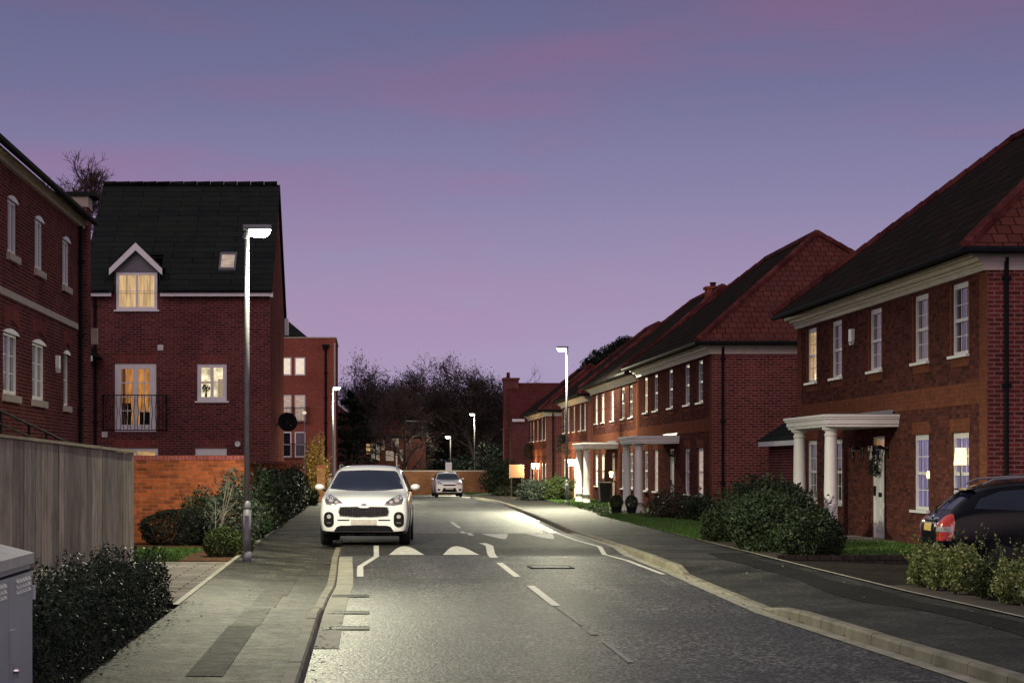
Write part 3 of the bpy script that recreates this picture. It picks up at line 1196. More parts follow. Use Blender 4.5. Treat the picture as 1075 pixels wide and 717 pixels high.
def wall_lantern(loc, label, lit, cat='wall lamp', group=None, power=14):
    t = thing('wall_lantern', label, cat, loc, R(-90), group)
    mb = MB()
    mb.box(-.05, -.02, -.12, .05, .0, .12).tube([(0, -.02, .05), (0, -.12, .12), (0, -.17, .10)], [.012] * 3, 6, True)
    mb.build('bracket', 'black_iron', t)
    k_ = 1.5 if power > 50 else 1
    mb = MB(); mb.lathe([(.04 * k_, -.16 * k_), (.085 * k_, .06), (.085 * k_, .065)], 6, (0, -.17, 0)); mb.build('glass', 'warm_bulb' if lit else 'clear_pane', t)
    mb = MB(); mb.lathe([(.11, .066), (.07, .11), (.02, .15)], 6, (0, -.17, 0)); mb.build('cap', 'black_iron', t)
    if lit:
        l = bpy.data.lights.new('lantern_light', 'POINT')
        l.energy = power; l.color = (1, .62, .25); l.shadow_soft_size = .1
        lo = bpy.data.objects.new('lantern_light', l); COL.objects.link(lo)
        lo.parent = t; lo.location = (0, -.34, -.06)
    return t


GL = 'lit lanterns at front doors down the right row'
wall_lantern((10.45, 101.2, 1.9), 'brightest warm lantern lit behind the second street lamp post', True, group=GL, power=240)
wall_lantern((10.45, 99.2, 1.9), 'warm lantern lit just right of the brightest door lantern', True, group=GL, power=130)
wall_lantern((10.3, 121.6, 1.72), 'left lantern of the lit pair on the end house', True, group=GL, power=240)
wall_lantern((10.3, 118.6, 1.72), 'right lantern of the lit pair on the end house', True, group=GL, power=130)
wall_lantern((10.3, 82.9, 1.35), 'small warm lantern lit inside the farther white columned porch', True, group=GL, power=5)
wall_lantern((10.43, 40.0, 1.95), 'unlit lantern right of the wreathed white front door', False)
wall_lantern((10.43, 42.0, 1.95), 'unlit lantern left of the wreathed white front door', False)
wall_lantern((10.0, 64.6, 1.9), 'unlit lantern right of the door behind the clipped bush balls', False)

# wreath on the nearest front door
t = thing('door_wreath', 'dark evergreen Christmas wreath with bow hung on white door', 'wreath', (10.40, 40.8, 1.78), R(-90))
mb = MB()
rw = random.Random(2)
for k in range(420):
    a = rw.uniform(0, 6.28); q = rw.gauss(0, .045); e = rw.gauss(0, .04)
    c = Vector(((.20 + q) * math.cos(a), -.05 + e, (.24 + q) * math.sin(a)))
    u = Vector((rw.gauss(0, 1), rw.gauss(0, 1), rw.gauss(0, 1))).normalized() * .035
    v = u.orthogonal().normalized() * .014
    mb.poly([c - u, c - v, c + u, c + v])
mb.build('greenery', 'leaf_conifer', t)
mb = MB()
for sx in (-1, 1):
    mb.prism([(0, -.11, .24), (sx * .12, -.12, .31), (sx * .13, -.12, .20)], (0, -.02, 0))
    mb.prism([(0, -.11, .23), (sx * .04, -.11, .02), (sx * .09, -.11, .05)], (0, -.015, 0))
mb.build('bow', 'tudor_panel', t)
# window candle lamps seen behind the curtains of the nearest house
for (yy, lab) in ((35.1, 'glowing lamp shade in the right lower window behind the black car'), (37.4, 'small glowing lamp in the lower window left of the black car')):
    big = yy < 36
    t = thing('table_lamp', lab, 'table lamp', (10.40, yy, 1.5 if big else 1.35), R(-90))
    mb = MB(); mb.lathe([(.12, 0.20), (.09, .50)] if big else [(.03, .10), (.045, .16), (.02, .24)], 12, (.0 if big else .3, .02, 0)); mb.build('lamp_shade', 'table_lamp_glow', t)
    mb = MB(); mb.lathe([(.05, -.35 if big else -.1), (.02, -.30 if big else -.07), (.015, .20 if big else .10)], 8, (.0 if big else .3, .02, 0)); mb.build('stand', 'lead', t)

# dark hanging baskets / brackets high on the far row
for (yy, zz, xx, lab) in ((104.0, 2.7, 10.45, 'dark trailing hanging basket high on wall right of second lamp'), (124.2, 2.4, 10.3, 'dark trailing hanging basket on the end house above lanterns')):
    t = thing('hanging_basket', lab, 'hanging basket', (xx, yy, zz), R(-90))
    mb = MB(); mb.tube([(0, 0, 1.0), (0, -.35, 1.0), (0, -.4, .9)], [.018] * 3, 5, True).tube([(0, 0, .6), (0, -.3, .98)], [.014] * 2, 5, True); mb.build('bracket', 'black_iron', t)
    mb = MB(); mb.lathe([(.04, .1), (.2, .2), (.24, .38), (.24, .42)], 10, (0, -.3, 0)); mb.build('basket', 'black_iron', t)
    mb = MB()
    for k in range(500):
        a = rw.uniform(0, 6.28); q = rw.random() ** .5 * .3; e = rw.uniform(-.35, .55) if q > .15 else rw.uniform(.3, .6)
        c = Vector((q * math.cos(a), -.3 + q * math.sin(a), e))
        u = Vector((rw.gauss(0, 1), rw.gauss(0, 1), rw.gauss(0, 1))).normalized() * .05
        v = u.orthogonal().normalized() * .022
        mb.poly([c - u, c - v, c + u, c + v])
    mb.build('plants', 'leaf_conifer', t)

# dark roofed garage lean-to between the two nearest right houses
t = thing('garage', 'small slate roofed outbuilding between the two nearest brick houses', 'garage', (11.25, 51.0, .15))
mb = MB(); wall(mb, (0, 0, 0), (1, 0, 0), 5, -.3, 2.2, [(.35, .95, .9, 2.0)], (0, -1, 0)); wall(mb, (0, 0, 0), (0, 1, 0), 5, -.3, 2.2); mb.build('wall', 'side_brick', t)
mb = MB()
mb.poly([(-.3, -.3, 2.2), (5, -.3, 2.2), (5, 2.6, 4.0), (2.0, 2.6, 4.0)]); mb.poly([(-.3, -.3, 2.2), (2.0, 2.6, 4.0), (-.3, 5.4, 2.2)]); mb.poly([(-.3, 5.4, 2.2), (2.0, 2.6, 4.0), (5, 2.6, 4.0), (5, 5.4, 2.2)])
mb.build('roof', 'slate_tile', t)
mb = MB(); mb.box(-.28, -.29, 2.06, 5, -.26, 2.19).box(-.29, -.26, 2.06, -.26, 5, 2.19); mb.build('fascia', 'white_paint', t)
place_window(win_meshes('garage_win', .6, 1.1, 1, 1, 2, True), t, (.65, 0, .9), 0, 'dim_lit')


# ------------------------------------------------------------------ left side buildings
# tall house with facade along the road (far left)
t = thing('town_house', 'three storey brick house at far left edge with arched white windows', 'house', (-7.0, 26, 0))
L = 23.0
Y0 = 26.0
W_A2 = win_meshes('arch_upper', 1.06, 1.10, 2, 1, 1, False, .06, .05, True, True)
W_A1 = win_meshes('arch_lower', 1.60, 1.24, 2, 1, 3, False, .06, .05, True, True)
W_A0 = win_meshes('arch_narrow', .8, 1.24, 1, 1, 2, False, .06, .05, True, True)
ups = [39.5 - 26, 42.7 - 26, 46.55 - 26, 35.9 - 26, 32.0 - 26]
los = [39.3 - 26, 42.65 - 26, 35.5 - 26]
holes = [(c - .53, c + .53, 5.84, 6.94) for c in ups] + [(c - .80, c + .80, 3.07, 4.31) for c in los] + [(20.2, 21.0, 3.07, 4.31)]
mb = MB(); wall(mb, (0, 0, 0), (0, 1, 0), L, -.2, 7.6, holes, (1, 0, 0)); mb.build('front_wall', 'maroon_brick', t)
mb = MB()
wall(mb, (0, L, 0), (-1, 0, 0), 5, -.2, 7.6)
mb.poly([(0, L, 7.6), (-5, L, 7.6), (-2.5, L, 9.95)])
wall(mb, (0, 0, 0), (-1, 0, 0), 5, -.2, 7.6); wall(mb, (-5, 0, 0), (0, 1, 0), L, -.2, 7.6)
mb.build('gable_wall', 'maroon_brick', t)
for c in ups:
    place_window(W_A2, t, (0, c, 5.84), R(90), 'net_pane')
for c in los:
    place_window(W_A1, t, (0, c, 3.07), R(90), 'net_pane')
place_window(W_A0, t, (0, 20.6, 3.07), R(90), 'dark_pane')


def arch_heads(par, items, mat, name, rise, band, grow):
    for c, wd, z in items:
        mb = MB()
        lo = [(.03, c + wd / 2 * k / 6 , z + .0 + rise * (1 - (k / 6) ** 2)) for k in range(-6, 7)]
        hi = [(.03, c + (wd / 2 + grow) * k / 6, z + band + rise * (1 - (k / 6) ** 2)) for k in range(6, -7, -1)]
        for k in range(12):
            a, b_, c_, d = lo[k], lo[k + 1], hi[11 - k], hi[12 - k]
            mb.prism([a, b_, c_, d], (-.05, 0, 0))
        mb.build(name, mat, par)


its = [(c, 1.16, 6.90) for c in ups] + [(c, 1.72, 4.27) for c in los] + [(20.6, .95, 4.27)]
for c, wd, z in its:
    pts = [(.035, c + wd / 2 * k / 6, z + .085 * (1 - (k / 6) ** 2) + .015) for k in range(-6, 7)]
    MB().prism([(.035, c - wd / 2, z)] + pts + [(.035, c + wd / 2, z)], (-.03, 0, 0)).build('arched_head', 'white_paint', t)
arch_heads(t, [(c, 1.6, 4.42) for c in los] + [(20.6, .95, 4.42)], 'soldier_brick', 'brick_arch', .11, .30, .12)
mb = MB(); mb.box(.001, 0, 4.96, .045, L - .75, 5.10); mb.build('stone_band', 'stone', t)
mb = MB(); mb.box(.001, -.2, 7.47, .10, L, 7.56).box(.001, -.2, 7.56, .17, L, 7.66); mb.build('cornice', 'stone', t)
mb = MB()
mb.poly([(.34, -.2, 7.62), (.34, L + .05, 7.62), (-2.5, L + .05, 10.28), (-2.5, -.2, 10.28)])
mb.poly([(-5.3, -.2, 7.62), (-5.3, L + .05, 7.62), (-2.5, L + .05, 10.28), (-2.5, -.2, 10.28)])
mb.poly([(.34, -.2, 7.54), (.34, L + .05, 7.54), (-2.5, L + .05, 10.20), (-2.5, -.2, 10.20)])
mb.poly([(.34, L + .05, 7.62), (.34, L + .05, 7.54), (-2.5, L + .05, 10.20), (-2.5, L + .05, 10.28)])
mb.poly([(.34, -.2, 7.62), (.34, L, 7.62), (.34, L, 7.54), (.34, -.2, 7.54)])
mb.build('roof', 'mossy_tile', t)
gutter(t, [(.37, -.2, 7.62), (.37, L, 7.62)])
pipe(t, .07, L - .55, 0, 7.5, .05)
mb = MB(); mb.box(-.55, L + .06, -.2, .14, L + .75, 8.02); pr = mb.build('gable_pier', 'maroon_brick', t)
mb = MB(); mb.box(-.58, L + .03, 8.02, .17, L + .78, 8.28); mb.build('pier_stone', 'stone', pr)
mb = MB(); mb.box(-.75, L - .05, 8.28, .36, L + .9, 8.38); mb.build('pier_cap', 'slate_tile', pr)
mb = MB(); mb.box(-.30, L + .76, 4.7, .30, L + .9, 5.1); mb.build('corbel', 'stone', pr)

# iron handrail on the steps beside it
t = thing('handrail', 'black iron stair handrail beside the far left brick house', 'railing', (-6.5, 34, 0))
mb = MB()
A = [(0, 0, 2.75), (0, 9.6, 2.18)]
mb.tube(A, [.03, .03], 6, True); mb.tube([(0, 0, 2.52), (0, 9.0, 1.98)], [.022, .022], 6, True)
mb.build('rail', 'black_iron', t)
for q in (1.5, 4.5, 6.6, 9.2):
    mb = MB(); mb.tube([(0, q, 0), (0, q, 2.75 - .06 * q)], [.028, .028], 6, True); mb.build('post', 'black_iron', t)
t = thing('entrance_step', 'pale concrete landing edge below the stair handrail', 'steps', (-6.9, 36, 0))
mb = MB(); mb.box(0, 0, .0, .7, 2.2, 1.95).box(0, 2.2, 0, .7, 4.6, 1.82); mb.build('landing', 'concrete', t)
mb = MB(); mb.box(-.02, -.02, 1.952, .74, 2.18, 2.03); mb.build('coping', 'stone', t)

# gabled house facing the camera
gx0, gx1, gy0, gy1 = -8.75, -3.0, 62.0, 72.4
t = thing('gabled_house', 'tall dark slate roofed brick house with lit dormer facing down street', 'house', (gx0, gy0, 0))
LX = gx1 - gx0
X = lambda px: (px - CX) / 33.87 - gx0
Z = lambda py: H + (CY - py) / 33.87
holes = [(X(120.5), X(164), Z(453), Z(381.5)), (X(207), X(238), Z(421), Z(382)), (X(120.5), X(166), .95, 2.22), (X(205), X(238), .95, 2.22)]
dw = (X(122), X(165), Z(325.5), Z(286))
holes.append((dw[0], dw[1], dw[2], 7.02))
mb = MB(); wall(mb, (0, 0, 0), (1, 0, 0), LX, -.2, 7.02, holes, (0, -1, 0), .16); mb.build('front_wall', 'maroon_brick', t)
ym, ye = (gy1 - gy0) / 2, gy1 - gy0
zr_, ze_ = 11.1, 7.12
mb = MB()
for xx in (0, LX):
    wall(mb, (xx, 0, 0), (0, 1, 0), ye, -.2, 7.02)
    mb.poly([(xx, 0, 7.02), (xx, ye, 7.02), (xx, ym, zr_ - .12)])
wall(mb, (0, ye, 0), (1, 0, 0), LX, -.2, 7.02)
mb.build('side_wall', 'maroon_brick', t)
mb = MB()
ov = .09
y_e = -.36
for th, zz in ((0, 0), (1, -.11)):
    dl, dr_, zt_ = dw[0] - .06, dw[1] + .06, 8.35
    yt_ = y_e + (zt_ - ze_) / (zr_ - ze_) * (ym - y_e)
    mb.poly([(-ov, y_e, ze_ + zz), (dl, y_e, ze_ + zz), (dl, yt_, zt_ + zz), (-ov, yt_, zt_ + zz)])
    mb.poly([(dr_, y_e, ze_ + zz), (LX + ov, y_e, ze_ + zz), (LX + ov, yt_, zt_ + zz), (dr_, yt_, zt_ + zz)])
    mb.poly([(-ov, yt_, zt_ + zz), (LX + ov, yt_, zt_ + zz), (LX + ov, ym, zr_ + zz), (-ov, ym, zr_ + zz)])
    mb.poly([(-ov, ye + .36, ze_ + zz), (LX + ov, ye + .36, ze_ + zz), (LX + ov, ym, zr_ + zz), (-ov, ym, zr_ + zz)])
for xx in (-ov, LX + ov):
    mb.poly([(xx, y_e, ze_), (xx, y_e, ze_ - .11), (xx, ym, zr_ - .11), (xx, ym, zr_)])
    mb.poly([(xx, ye + .36, ze_), (xx, ye + .36, ze_ - .11), (xx, ym, zr_ - .11), (xx, ym, zr_)])
mb.poly([(-ov, y_e, ze_), (dl, y_e, ze_), (dl, y_e, ze_ - .11), (-ov, y_e, ze_ - .11)]); mb.poly([(dr_, y_e, ze_), (LX + ov, y_e, ze_), (LX + ov, y_e, ze_ - .11), (dr_, y_e, ze_ - .11)])
ro = mb.build('roof', 'slate_tile', t)
mb = MB()
k = 0
while k < LX:
    mb.tube([(-ov + k, ym, zr_ + .02), (min(LX + ov, -ov + k + .43), ym, zr_ + .02)], [.10, .115], 6, True); k += .45
mb.build('ridge_tiles', 'slate_tile', ro)
mb = MB(); mb.box(-.02, -.30, 6.90, dw[0] - .12, -.25, 7.04).box(dw[1] + .12, -.30, 6.90, LX + .0, -.25, 7.04); mb.build('fascia', 'white_paint', t)
gutter(t, [(-.05, -.37, 7.06), (dw[0] - .2, -.37, 7.06)], .05); gutter(t, [(dw[1] + .2, -.37, 7.06), (LX + .05, -.37, 7.06)], .05)
pipe(t, X(100), -.07, 0, 6.95, .045)
mb = MB(); mb.box(LX + .02, ye + .1, 6.4, LX + .16, ye + .36, 7.0).box(LX + .005, -.30, 6.88, LX + .10, -.05, 7.02); mb.build('eaves_box', 'white_paint', t)
for a, c, z in ((X(120.5) - .02, X(164) + .02, Z(381.5)), (X(207) - .02, X(238) + .02, Z(382)), (X(120.5), X(166), 2.22), (X(205), X(238), 2.22)):
    MB().box(a, -.012, z + .003, c, -.001, z + .27).build('brick_lintel', 'soldier_brick', t)


# skylight
def on_slope(z):
    return y_e + (z - ze_) / (zr_ - ze_) * (ym - y_e)


s0, s1 = Vector((X(228), on_slope(7.75), 7.75)), Vector((X(246), on_slope(8.38), 8.38))
nrm = Vector((0, -(zr_ - ze_), ym - y_e)).normalized()
mb = MB()
q = [Vector((s0.x, s0.y, s0.z)), Vector((s1.x, s0.y, s0.z)), Vector((s1.x, s1.y, s1.z)), Vector((s0.x, s1.y, s1.z))]
ce = sum(q, Vector()) / 4
for a, c in zip(q, q[1:] + q[:1]):
    ai, ci = a.lerp(ce, .22), c.lerp(ce, .22)
    mb.prism([a, c, ci, ai], nrm * .07)
sk_ = mb.build('skylight', 'lead', ro)
mb = MB(); mb.prism([p_.lerp(ce, .2) for p_ in q], nrm * .045); mb.build('pane', 'dim_lit', sk_)


def room(parent, x0, x1, z0, z1, mat, d=.55, dark_low=None):
    """shallow lit room behind a clear window (local -Y outwards)"""
    mb = MB()
    mb.poly([(x0, d, z0), (x1, d, z0), (x1, d, z1), (x0, d, z1)])
    mb.poly([(x0, .13, z0), (x0, d, z0), (x0, d, z1), (x0, .13, z1)]); mb.poly([(x1, .13, z0), (x1, d, z0), (x1, d, z1), (x1, .13, z1)])
    mb.poly([(x0, .13, z1), (x1, .13, z1), (x1, d, z1), (x0, d, z1)])
    return mb.build('lit_room', mat, parent)


# kitchen window with a plant on the sill
wx = (X(207) + X(238)) / 2
W_K = win_meshes('kitchen', X(238) - X(207), Z(382) - Z(421), 2, 1, 2, False, .07, .075, True)
wo = place_window(W_K, t, (wx, .0, Z(421)), 0, 'clear_pane', 'brightly lit kitchen window')
room(wo, -.44, .44, .02, 1.12, 'room_bright')
mb = MB()
for k in range(60):
    a = rw.uniform(0, 6.28); q_ = rw.random() ** .5 * .12
    c = Vector((-.20 + q_ * math.cos(a), .22 + rw.uniform(-.05, .05), .36 + q_ * math.sin(a) + .05))
    u = Vector((rw.gauss(0, 1), 0, rw.gauss(0, 1))).normalized() * .035; v = Vector((-u.z, 0, u.x)) * .5
    mb.poly([c - u, c - v, c + u, c + v])
mb.tube([(-.2, .22, .06), (-.2, .22, .4)], [.05, .012], 6, True)
mb.build('sill_plant', 'leaf_dark', wo)
mb = MB(); mb.box(.16, .3, .06, .32, .33, .7); mb.box(-.42, .28, .55, -.05, .31, .62); mb.build('shelf', 'cornice_paint', wo)
# french window behind its juliet balcony
wx = (X(120.5) + X(164)) / 2
W_F = win_meshes('french', X(164) - X(120.5), Z(381.5) - Z(453), 2, 2, 4, False, .09, .125, False, bar=.03)
wo = place_window(W_F, t, (wx, 0, Z(453)), 0, 'clear_pane', 'french window lit amber inside')
room(wo, -.62, .62, .02, 2.08, 'room_amber', .7)
mb = MB(); mb.box(.08, .45, .1, .55, .5, .62); mb.box(-.5, .5, .1, -.2, .55, .9); mb.build('furniture', 'black_iron', wo)
mb = MB()
for k in range(5):
    mb.box(-.58 + k * .05, .24 + (k % 2) * .03, .1, -.54 + k * .05, .27 + (k % 2) * .03, 1.95)
mb.build('curtain', 'blind_pane', wo)
jb = thing('juliet_balcony', 'black iron juliet balcony across the amber lit french window', 'balcony', (gx0 + wx, gy0, Z(453)))
mb = MB()
bw = .98
for z in (.04, 1.12):
    mb.box(-bw, -.30, z - .015, bw, -.27, z + .015)
    for sx in (-1, 1):
        mb.box(sx * bw - .015, -.27, z - .015, sx * bw + .015, 0, z + .015)
mb.build('rails', 'black_iron', jb)
mb = MB()
for k in range(19):
    x = -bw + 2 * bw * k / 18
    pts = [(x + .02 * math.sin(q * 9) * (1 if k % 2 else -1), -.285, .04 + 1.08 * q) for q in [i / 8 for i in range(9)]]
    mb.tube(pts, [.0095] * 9, 4, True)
for sx in (-1, 1):
    for k in range(3):
        mb.tube([(sx * bw, -.07 - .08 * k, .04), (sx * bw, -.07 - .08 * k, 1.12)], [.011] * 2, 4, True)
mb.build('bars', 'black_iron', jb)
# ground floor windows (mostly hidden by the garden wall)
W_G1 = win_meshes('ground_a', X(166) - X(120.5), 1.27, 2, 1, 2, False, .06, .06, True)
W_G2 = win_meshes('ground_b', X(238) - X(205), 1.27, 1, 1, 2, False, .22, .06, True)
place_window(W_G1, t, ((X(120.5) + X(166)) / 2, 0, .95), 0, 'yellow_pane')
place_window(W_G2, t, ((X(205) + X(238)) / 2, 0, .95), 0, 'net_pane')
# dormer rising through the eaves
wx = (dw[0] + dw[1]) / 2
dm = MB()
ya = on_slope(8.6)
hw = (dw[1] - dw[0]) / 2 + .06
apex = 8.62
foot = 7.80
for sx in (-1, 1):
    x_ = wx + sx * hw
    dm.poly([(x_, 0, 7.0), (x_, on_slope(7.9), 7.0), (x_, on_slope(7.9), 7.9), (x_, 0, 7.75)])
dm.poly([(wx - hw, -.0, 7.66), (wx + hw, 0, 7.66), (wx + hw, 0, 7.78), (wx, 0, 8.45), (wx - hw, 0, 7.78)])
do = dm.build('dormer', 'lead', t)
mb = MB()
for sx in (-1, 1):
    a, b_ = Vector((wx, -.32, apex)), Vector((wx + sx * .84, -.32, foot))
    back = Vector((0, on_slope(8.7) + .4, 0))
    mb.poly([a, b_, b_ + back, a + back]); 
    dn = Vector((0, 0, -.06))
    mb.poly([a + dn, b_ + dn, b_ + back + dn, a + back + dn]); mb.poly([a, b_, b_ + dn, a + dn])
mb.build('dormer_roof', 'slate_tile', do)
mb = MB()
for sx in (-1, 1):
    a, b_ = Vector((wx, -.31, apex - .062)), Vector((wx + sx * .82, -.31, foot - .05))
    mb.prism([a, b_, b_ + Vector((0, 0, -.2)), a + Vector((0, 0, -.24))], (0, .04, 0))
mb.build('bargeboards', 'white_paint', do)
W_D = win_meshes('dormer', dw[1] - dw[0], dw[3] - dw[2], 2, 1, 2, False, .05, .055, True)
wo = place_window(W_D, t, (wx, -.02, dw[2]), 0, 'clear_pane', 'dormer window with lit cream curtains')
mb = MB()
for k in range(40):
    a = -.58 + 1.16 * k / 40
    c = -.58 + 1.16 * (k + 1) / 40
    mb.poly([(a, .2 + .02 * math.sin(k * 1.3), .03), (c, .2 + .02 * math.sin(k * 1.3 + 1.3), .03), (c, .2 + .02 * math.sin(k * 1.3 + 1.3), 1.1), (a, .2 + .02 * math.sin(k * 1.3), 1.1)])
mb.build('curtain', 'warm_curtain', wo)
# porch on the left flank of the gabled house
mb = MB(); mb.prism([(.05, -2.6, 5.55), (.05, -2.6, 4.95), (.62, -2.6, 4.95)], (0, 2.5, 0)); mb.build('side_porch_roof', 'slate_tile', t)
mb = MB(); mb.box(-.1, -2.62, 4.78, .6, -2.5, 4.94); mb.build('side_porch_fascia', 'white_paint', t)

for (px, py, lab, rd) in ((168.5, 365, 'small square white vent above the french window', 0), (110, 456, 'small square white vent low left of the juliet balcony', 0), (249.5, 466, 'round white flue outlet right of the narrow kitchen-side window', 1)):
    v = thing('wall_vent', lab, 'vent', (at(px, py, gy0).x, gy0, at(px, py, gy0).z))
    if rd:
        mb = MB()
        mb.tube_ring([[(r * math.cos(a), y, r * math.sin(a)) for a in [2 * math.pi * k / 16 for k in range(16)]] for r, y in ((.085, 0), (.085, -.09), (.05, -.09), (.05, -.02))], True)
        mb.build('flue', 'white_paint', v)
    else:
        mb = MB(); mb.box(-.085, -.04, -.085, .085, 0, .085); mb.build('plate', 'white_paint', v)
        mb = MB()
        for k in range(4):
            mb.box(-.06, -.055, -.06 + k * .034, .06, -.041, -.045 + k * .034)
        mb.build('louvres', 'cabinet_lid_paint', v)
d = thing('satellite_dish', 'dark satellite dish on right flank of the gabled house', 'satellite dish', (-3.0, 66.4, 3.05))
mb = MB()
ax = Vector((.25, -1, .25)).normalized(); e1 = ax.orthogonal().normalized(); e2 = ax.cross(e1)
cc = Vector((.36, -.1, .05))
rings = [[cc + ax * (.0 + .10 * (r / .33) ** 2) + (e1 * math.cos(a) + e2 * math.sin(a)) * r for a in [2 * math.pi * k / 20 for k in range(20)]] for r in (.02, .12, .22, .33)]
mb.tube_ring(rings, False); mb.build('dish', 'black_plastic', d, True)
mb = MB(); mb.tube([(0, 0, 0), (.2, 0, 0), (.33, -.05, .03)], [.02] * 3, 6, True); mb.build('bracket', 'black_iron', d)
mb = MB(); mb.tube([cc - e2 * .3 - Vector((0, 0, .05)), cc + ax * .4 - Vector((0, 0, .22))], [.012] * 2, 5, True).obox(cc + ax * .42 - Vector((0, 0, .2)), (.04, 0, 0), (0, .06, 0), (0, 0, .03)); mb.build('receiver_arm', 'black_iron', d)

# flat topped brick block further down
s3 = F / 144
t = thing('brick_block', 'flat topped red brick block of flats beyond the gabled house', 'building', (-10, 144, -.5))
XB = lambda px: (px - CX) / s3 + 10
ZB = lambda py: H + (CY - py) / s3 + .5
BW = XB(352.5)
rows_ = ((394, 375), (442, 414.5), (480, 453))
hs = [(XB(a), XB(c), ZB(b_), ZB(tp)) for (b_, tp) in rows_ for a, c in ((295.5, 306), (309.3, 320.5), (268, 279))]
mb = MB(); wall(mb, (0, 0, 0), (1, 0, 0), BW, -.1, ZB(355), hs, (0, -1, 0), .14); mb.build('front_wall', 'red_block_brick', t)
mb = MB(); wall(mb, (BW, 0, 0), (0, 1, 0), 11, -.1, ZB(355)); wall(mb, (0, 0, 0), (0, 1, 0), 11, -.1, ZB(355)); wall(mb, (0, 11, 0), (1, 0, 0), BW, -.1, ZB(355))
mb.poly([(0, 0, ZB(358)), (BW, 0, ZB(358)), (BW, 11, ZB(358)), (0, 11, ZB(358))]); mb.build('side_wall', 'maroon_brick', t)
mb = MB(); mb.box(-.05, -.05, ZB(355), BW + .05, .25, ZB(355) + .08).box(BW - .25, .25, ZB(355), BW + .05, 11, ZB(355) + .08); mb.build('coping', 'stone', t)
for ri, (b_, tp) in enumerate(rows_):
    for ci, (a, c) in enumerate(((295.5, 306), (309.3, 320.5), (268, 279))):
        res = win_meshes('block%d%d' % (ri, ci), XB(c) - XB(a), ZB(tp) - ZB(b_), 1, 1, 2 if ri else 1, ri > 0, .1, .09, False)
        place_window(res, t, ((XB(a) + XB(c)) / 2, 0, ZB(b_)), 0, ('blind_lit', 'blind_lit', 'blind_lit') [ci] if ri == 0 else ('dim_lit' if ri == 1 else ('dark_pane', 'net_pane', 'dark_pane')[ci]))
pipe(t, XB(342), -.1, .4, ZB(368), .09, hopper=True)
mb = MB(); mb.box(BW - .14, -.06, 1.3, BW - .02, -.002, ZB(360)); mb.build('corner_strip', 'stone', t)
mb = MB(); mb.box(XB(341), -.04, -.1, BW + .03, -.001, 1.25).box(BW + .001, 0, -.1, BW + .04, 11, 1.25); mb.build('plinth', 'white_paint', t)
mb = MB()
rx0, rx1 = -2.0, 10 - 4.0
zt, zbm = ZB(332.5), ZB(356)
mb.poly([(rx0, 2, zbm), (rx1, 2, zbm), (10 - 6.1, 6, zt + .3), (rx0, 6, zt + .3)]); mb.poly([(rx1, 2, zbm), (rx1, 10, zbm), (10 - 6.1, 6, zt + .3)]); mb.poly([(rx1, 10, zbm), (rx0, 10, zbm), (rx0, 6, zt + .3), (10 - 6.1, 6, zt + .3)])
mb.build('roof', 'slate_tile', t)
for (py, nm, lab) in ((428, 'juliet_balcony', 'dark balcony rail across middle windows of the flat topped block'), (466, 'juliet_balcony', 'dark balcony rail across lowest windows of the flat topped block')):
    b2 = thing(nm, lab, 'balcony', (-6.3, 144, at(0, py, 144).z))
    mb = MB()
    mb.box(-.1, -.32, -.02, 2.25, -.28, .03).box(-.1, -.28, -.02, -.05, -.0, .03).box(2.2, -.28, -.02, 2.25, -.0, .03)
    mb.box(-.1, -.32, -1.12, 2.25, -.28, -1.08)
    mb.build('rails', 'black_iron', b2)
    mb = MB()
    for k in range(24):
        mb.box(-.08 + k * .1, -.31, -1.08, -.06 + k * .1, -.29, -.02)
    mb.build('bars', 'black_iron', b2)

# garden wall
t = thing('garden_wall', 'orange red brick garden wall behind the lawn and dark bush', 'wall', (-9, 41, 0))
mb = MB()
mb.box(0, 0, -.1, 6.55, .225, 1.80)
mb.build('wall', 'garden_brick', t)
mb = MB(); mb.box(-.0, -.02, 1.80, 6.57, .245, 1.895); mb.build('coping', 'soldier_brick', t)
t = thing('roadside_wall', 'brick wall along the path behind hedge below the gabled house', 'wall', (-2.75, 41.3, 0))
mb = MB(); mb.box(0, 0, -.1, .225, 24, 1.72); mb.build('wall', 'garden_brick', t)
mb = MB(); mb.box(-.02, 0, 1.72, .245, 24, 1.80); mb.build('coping', 'soldier_brick', t)
t = thing('gate_pier', 'short brick gate pier beside golden shrub', 'gate pier', (at(337, 0, 90).x, 90, zg(90)))
mb = MB(); mb.box(-.18, -.18, -.1, .18, .18, 1.62); mb.build('pier', 'far_wall_brick', t)
mb = MB(); mb.box(-.22, -.22, 1.62, .22, .22, 1.70); mb.build('cap', 'red_block_brick', t)
t = thing('end_wall', 'mellow brick wall across the end of the road behind the parked cars', 'wall', (-2.5, 150, -.52))
mb = MB(); mb.box(0, 0, -.1, 12, .25, 1.72); mb.build('wall', 'far_wall_brick', t)
mb = MB(); mb.box(-.02, -.03, 1.72, 12, .28, 1.82); mb.build('coping', 'stone', t)

# far houses
t = thing('far_house', 'dark house with white gable edge left of the far trees', 'house', (-9, 175, -.5))
mb = MB(); wall(mb, (0, 0, 0), (1, 0, 0), 9.1, -.1, 5.5); mb.poly([(0, 0, 5.5), (9.1, 0, 5.5), (4, 0, 9.4)]); wall(mb, (9.1, 0, 0), (0, 1, 0), 9, -.1, 5.5); mb.build('wall', 'maroon_brick', t)
mb = MB(); mb.poly([(9.3, -.2, 5.4), (9.3, 9, 5.4), (4, 9, 9.6), (4, -.2, 9.6)]); mb.poly([(-.3, -.2, 6.2), (-.3, 9, 6.2), (4, 9, 9.6), (4, -.2, 9.6)]); mb.build('roof', 'slate_tile', t)
mb = MB(); mb.prism([(4, -.25, 9.6), (9.3, -.25, 5.42), (9.3, -.25, 5.22), (4, -.25, 9.40)], (0, .05, 0)); mb.build('bargeboard', 'white_paint', t)
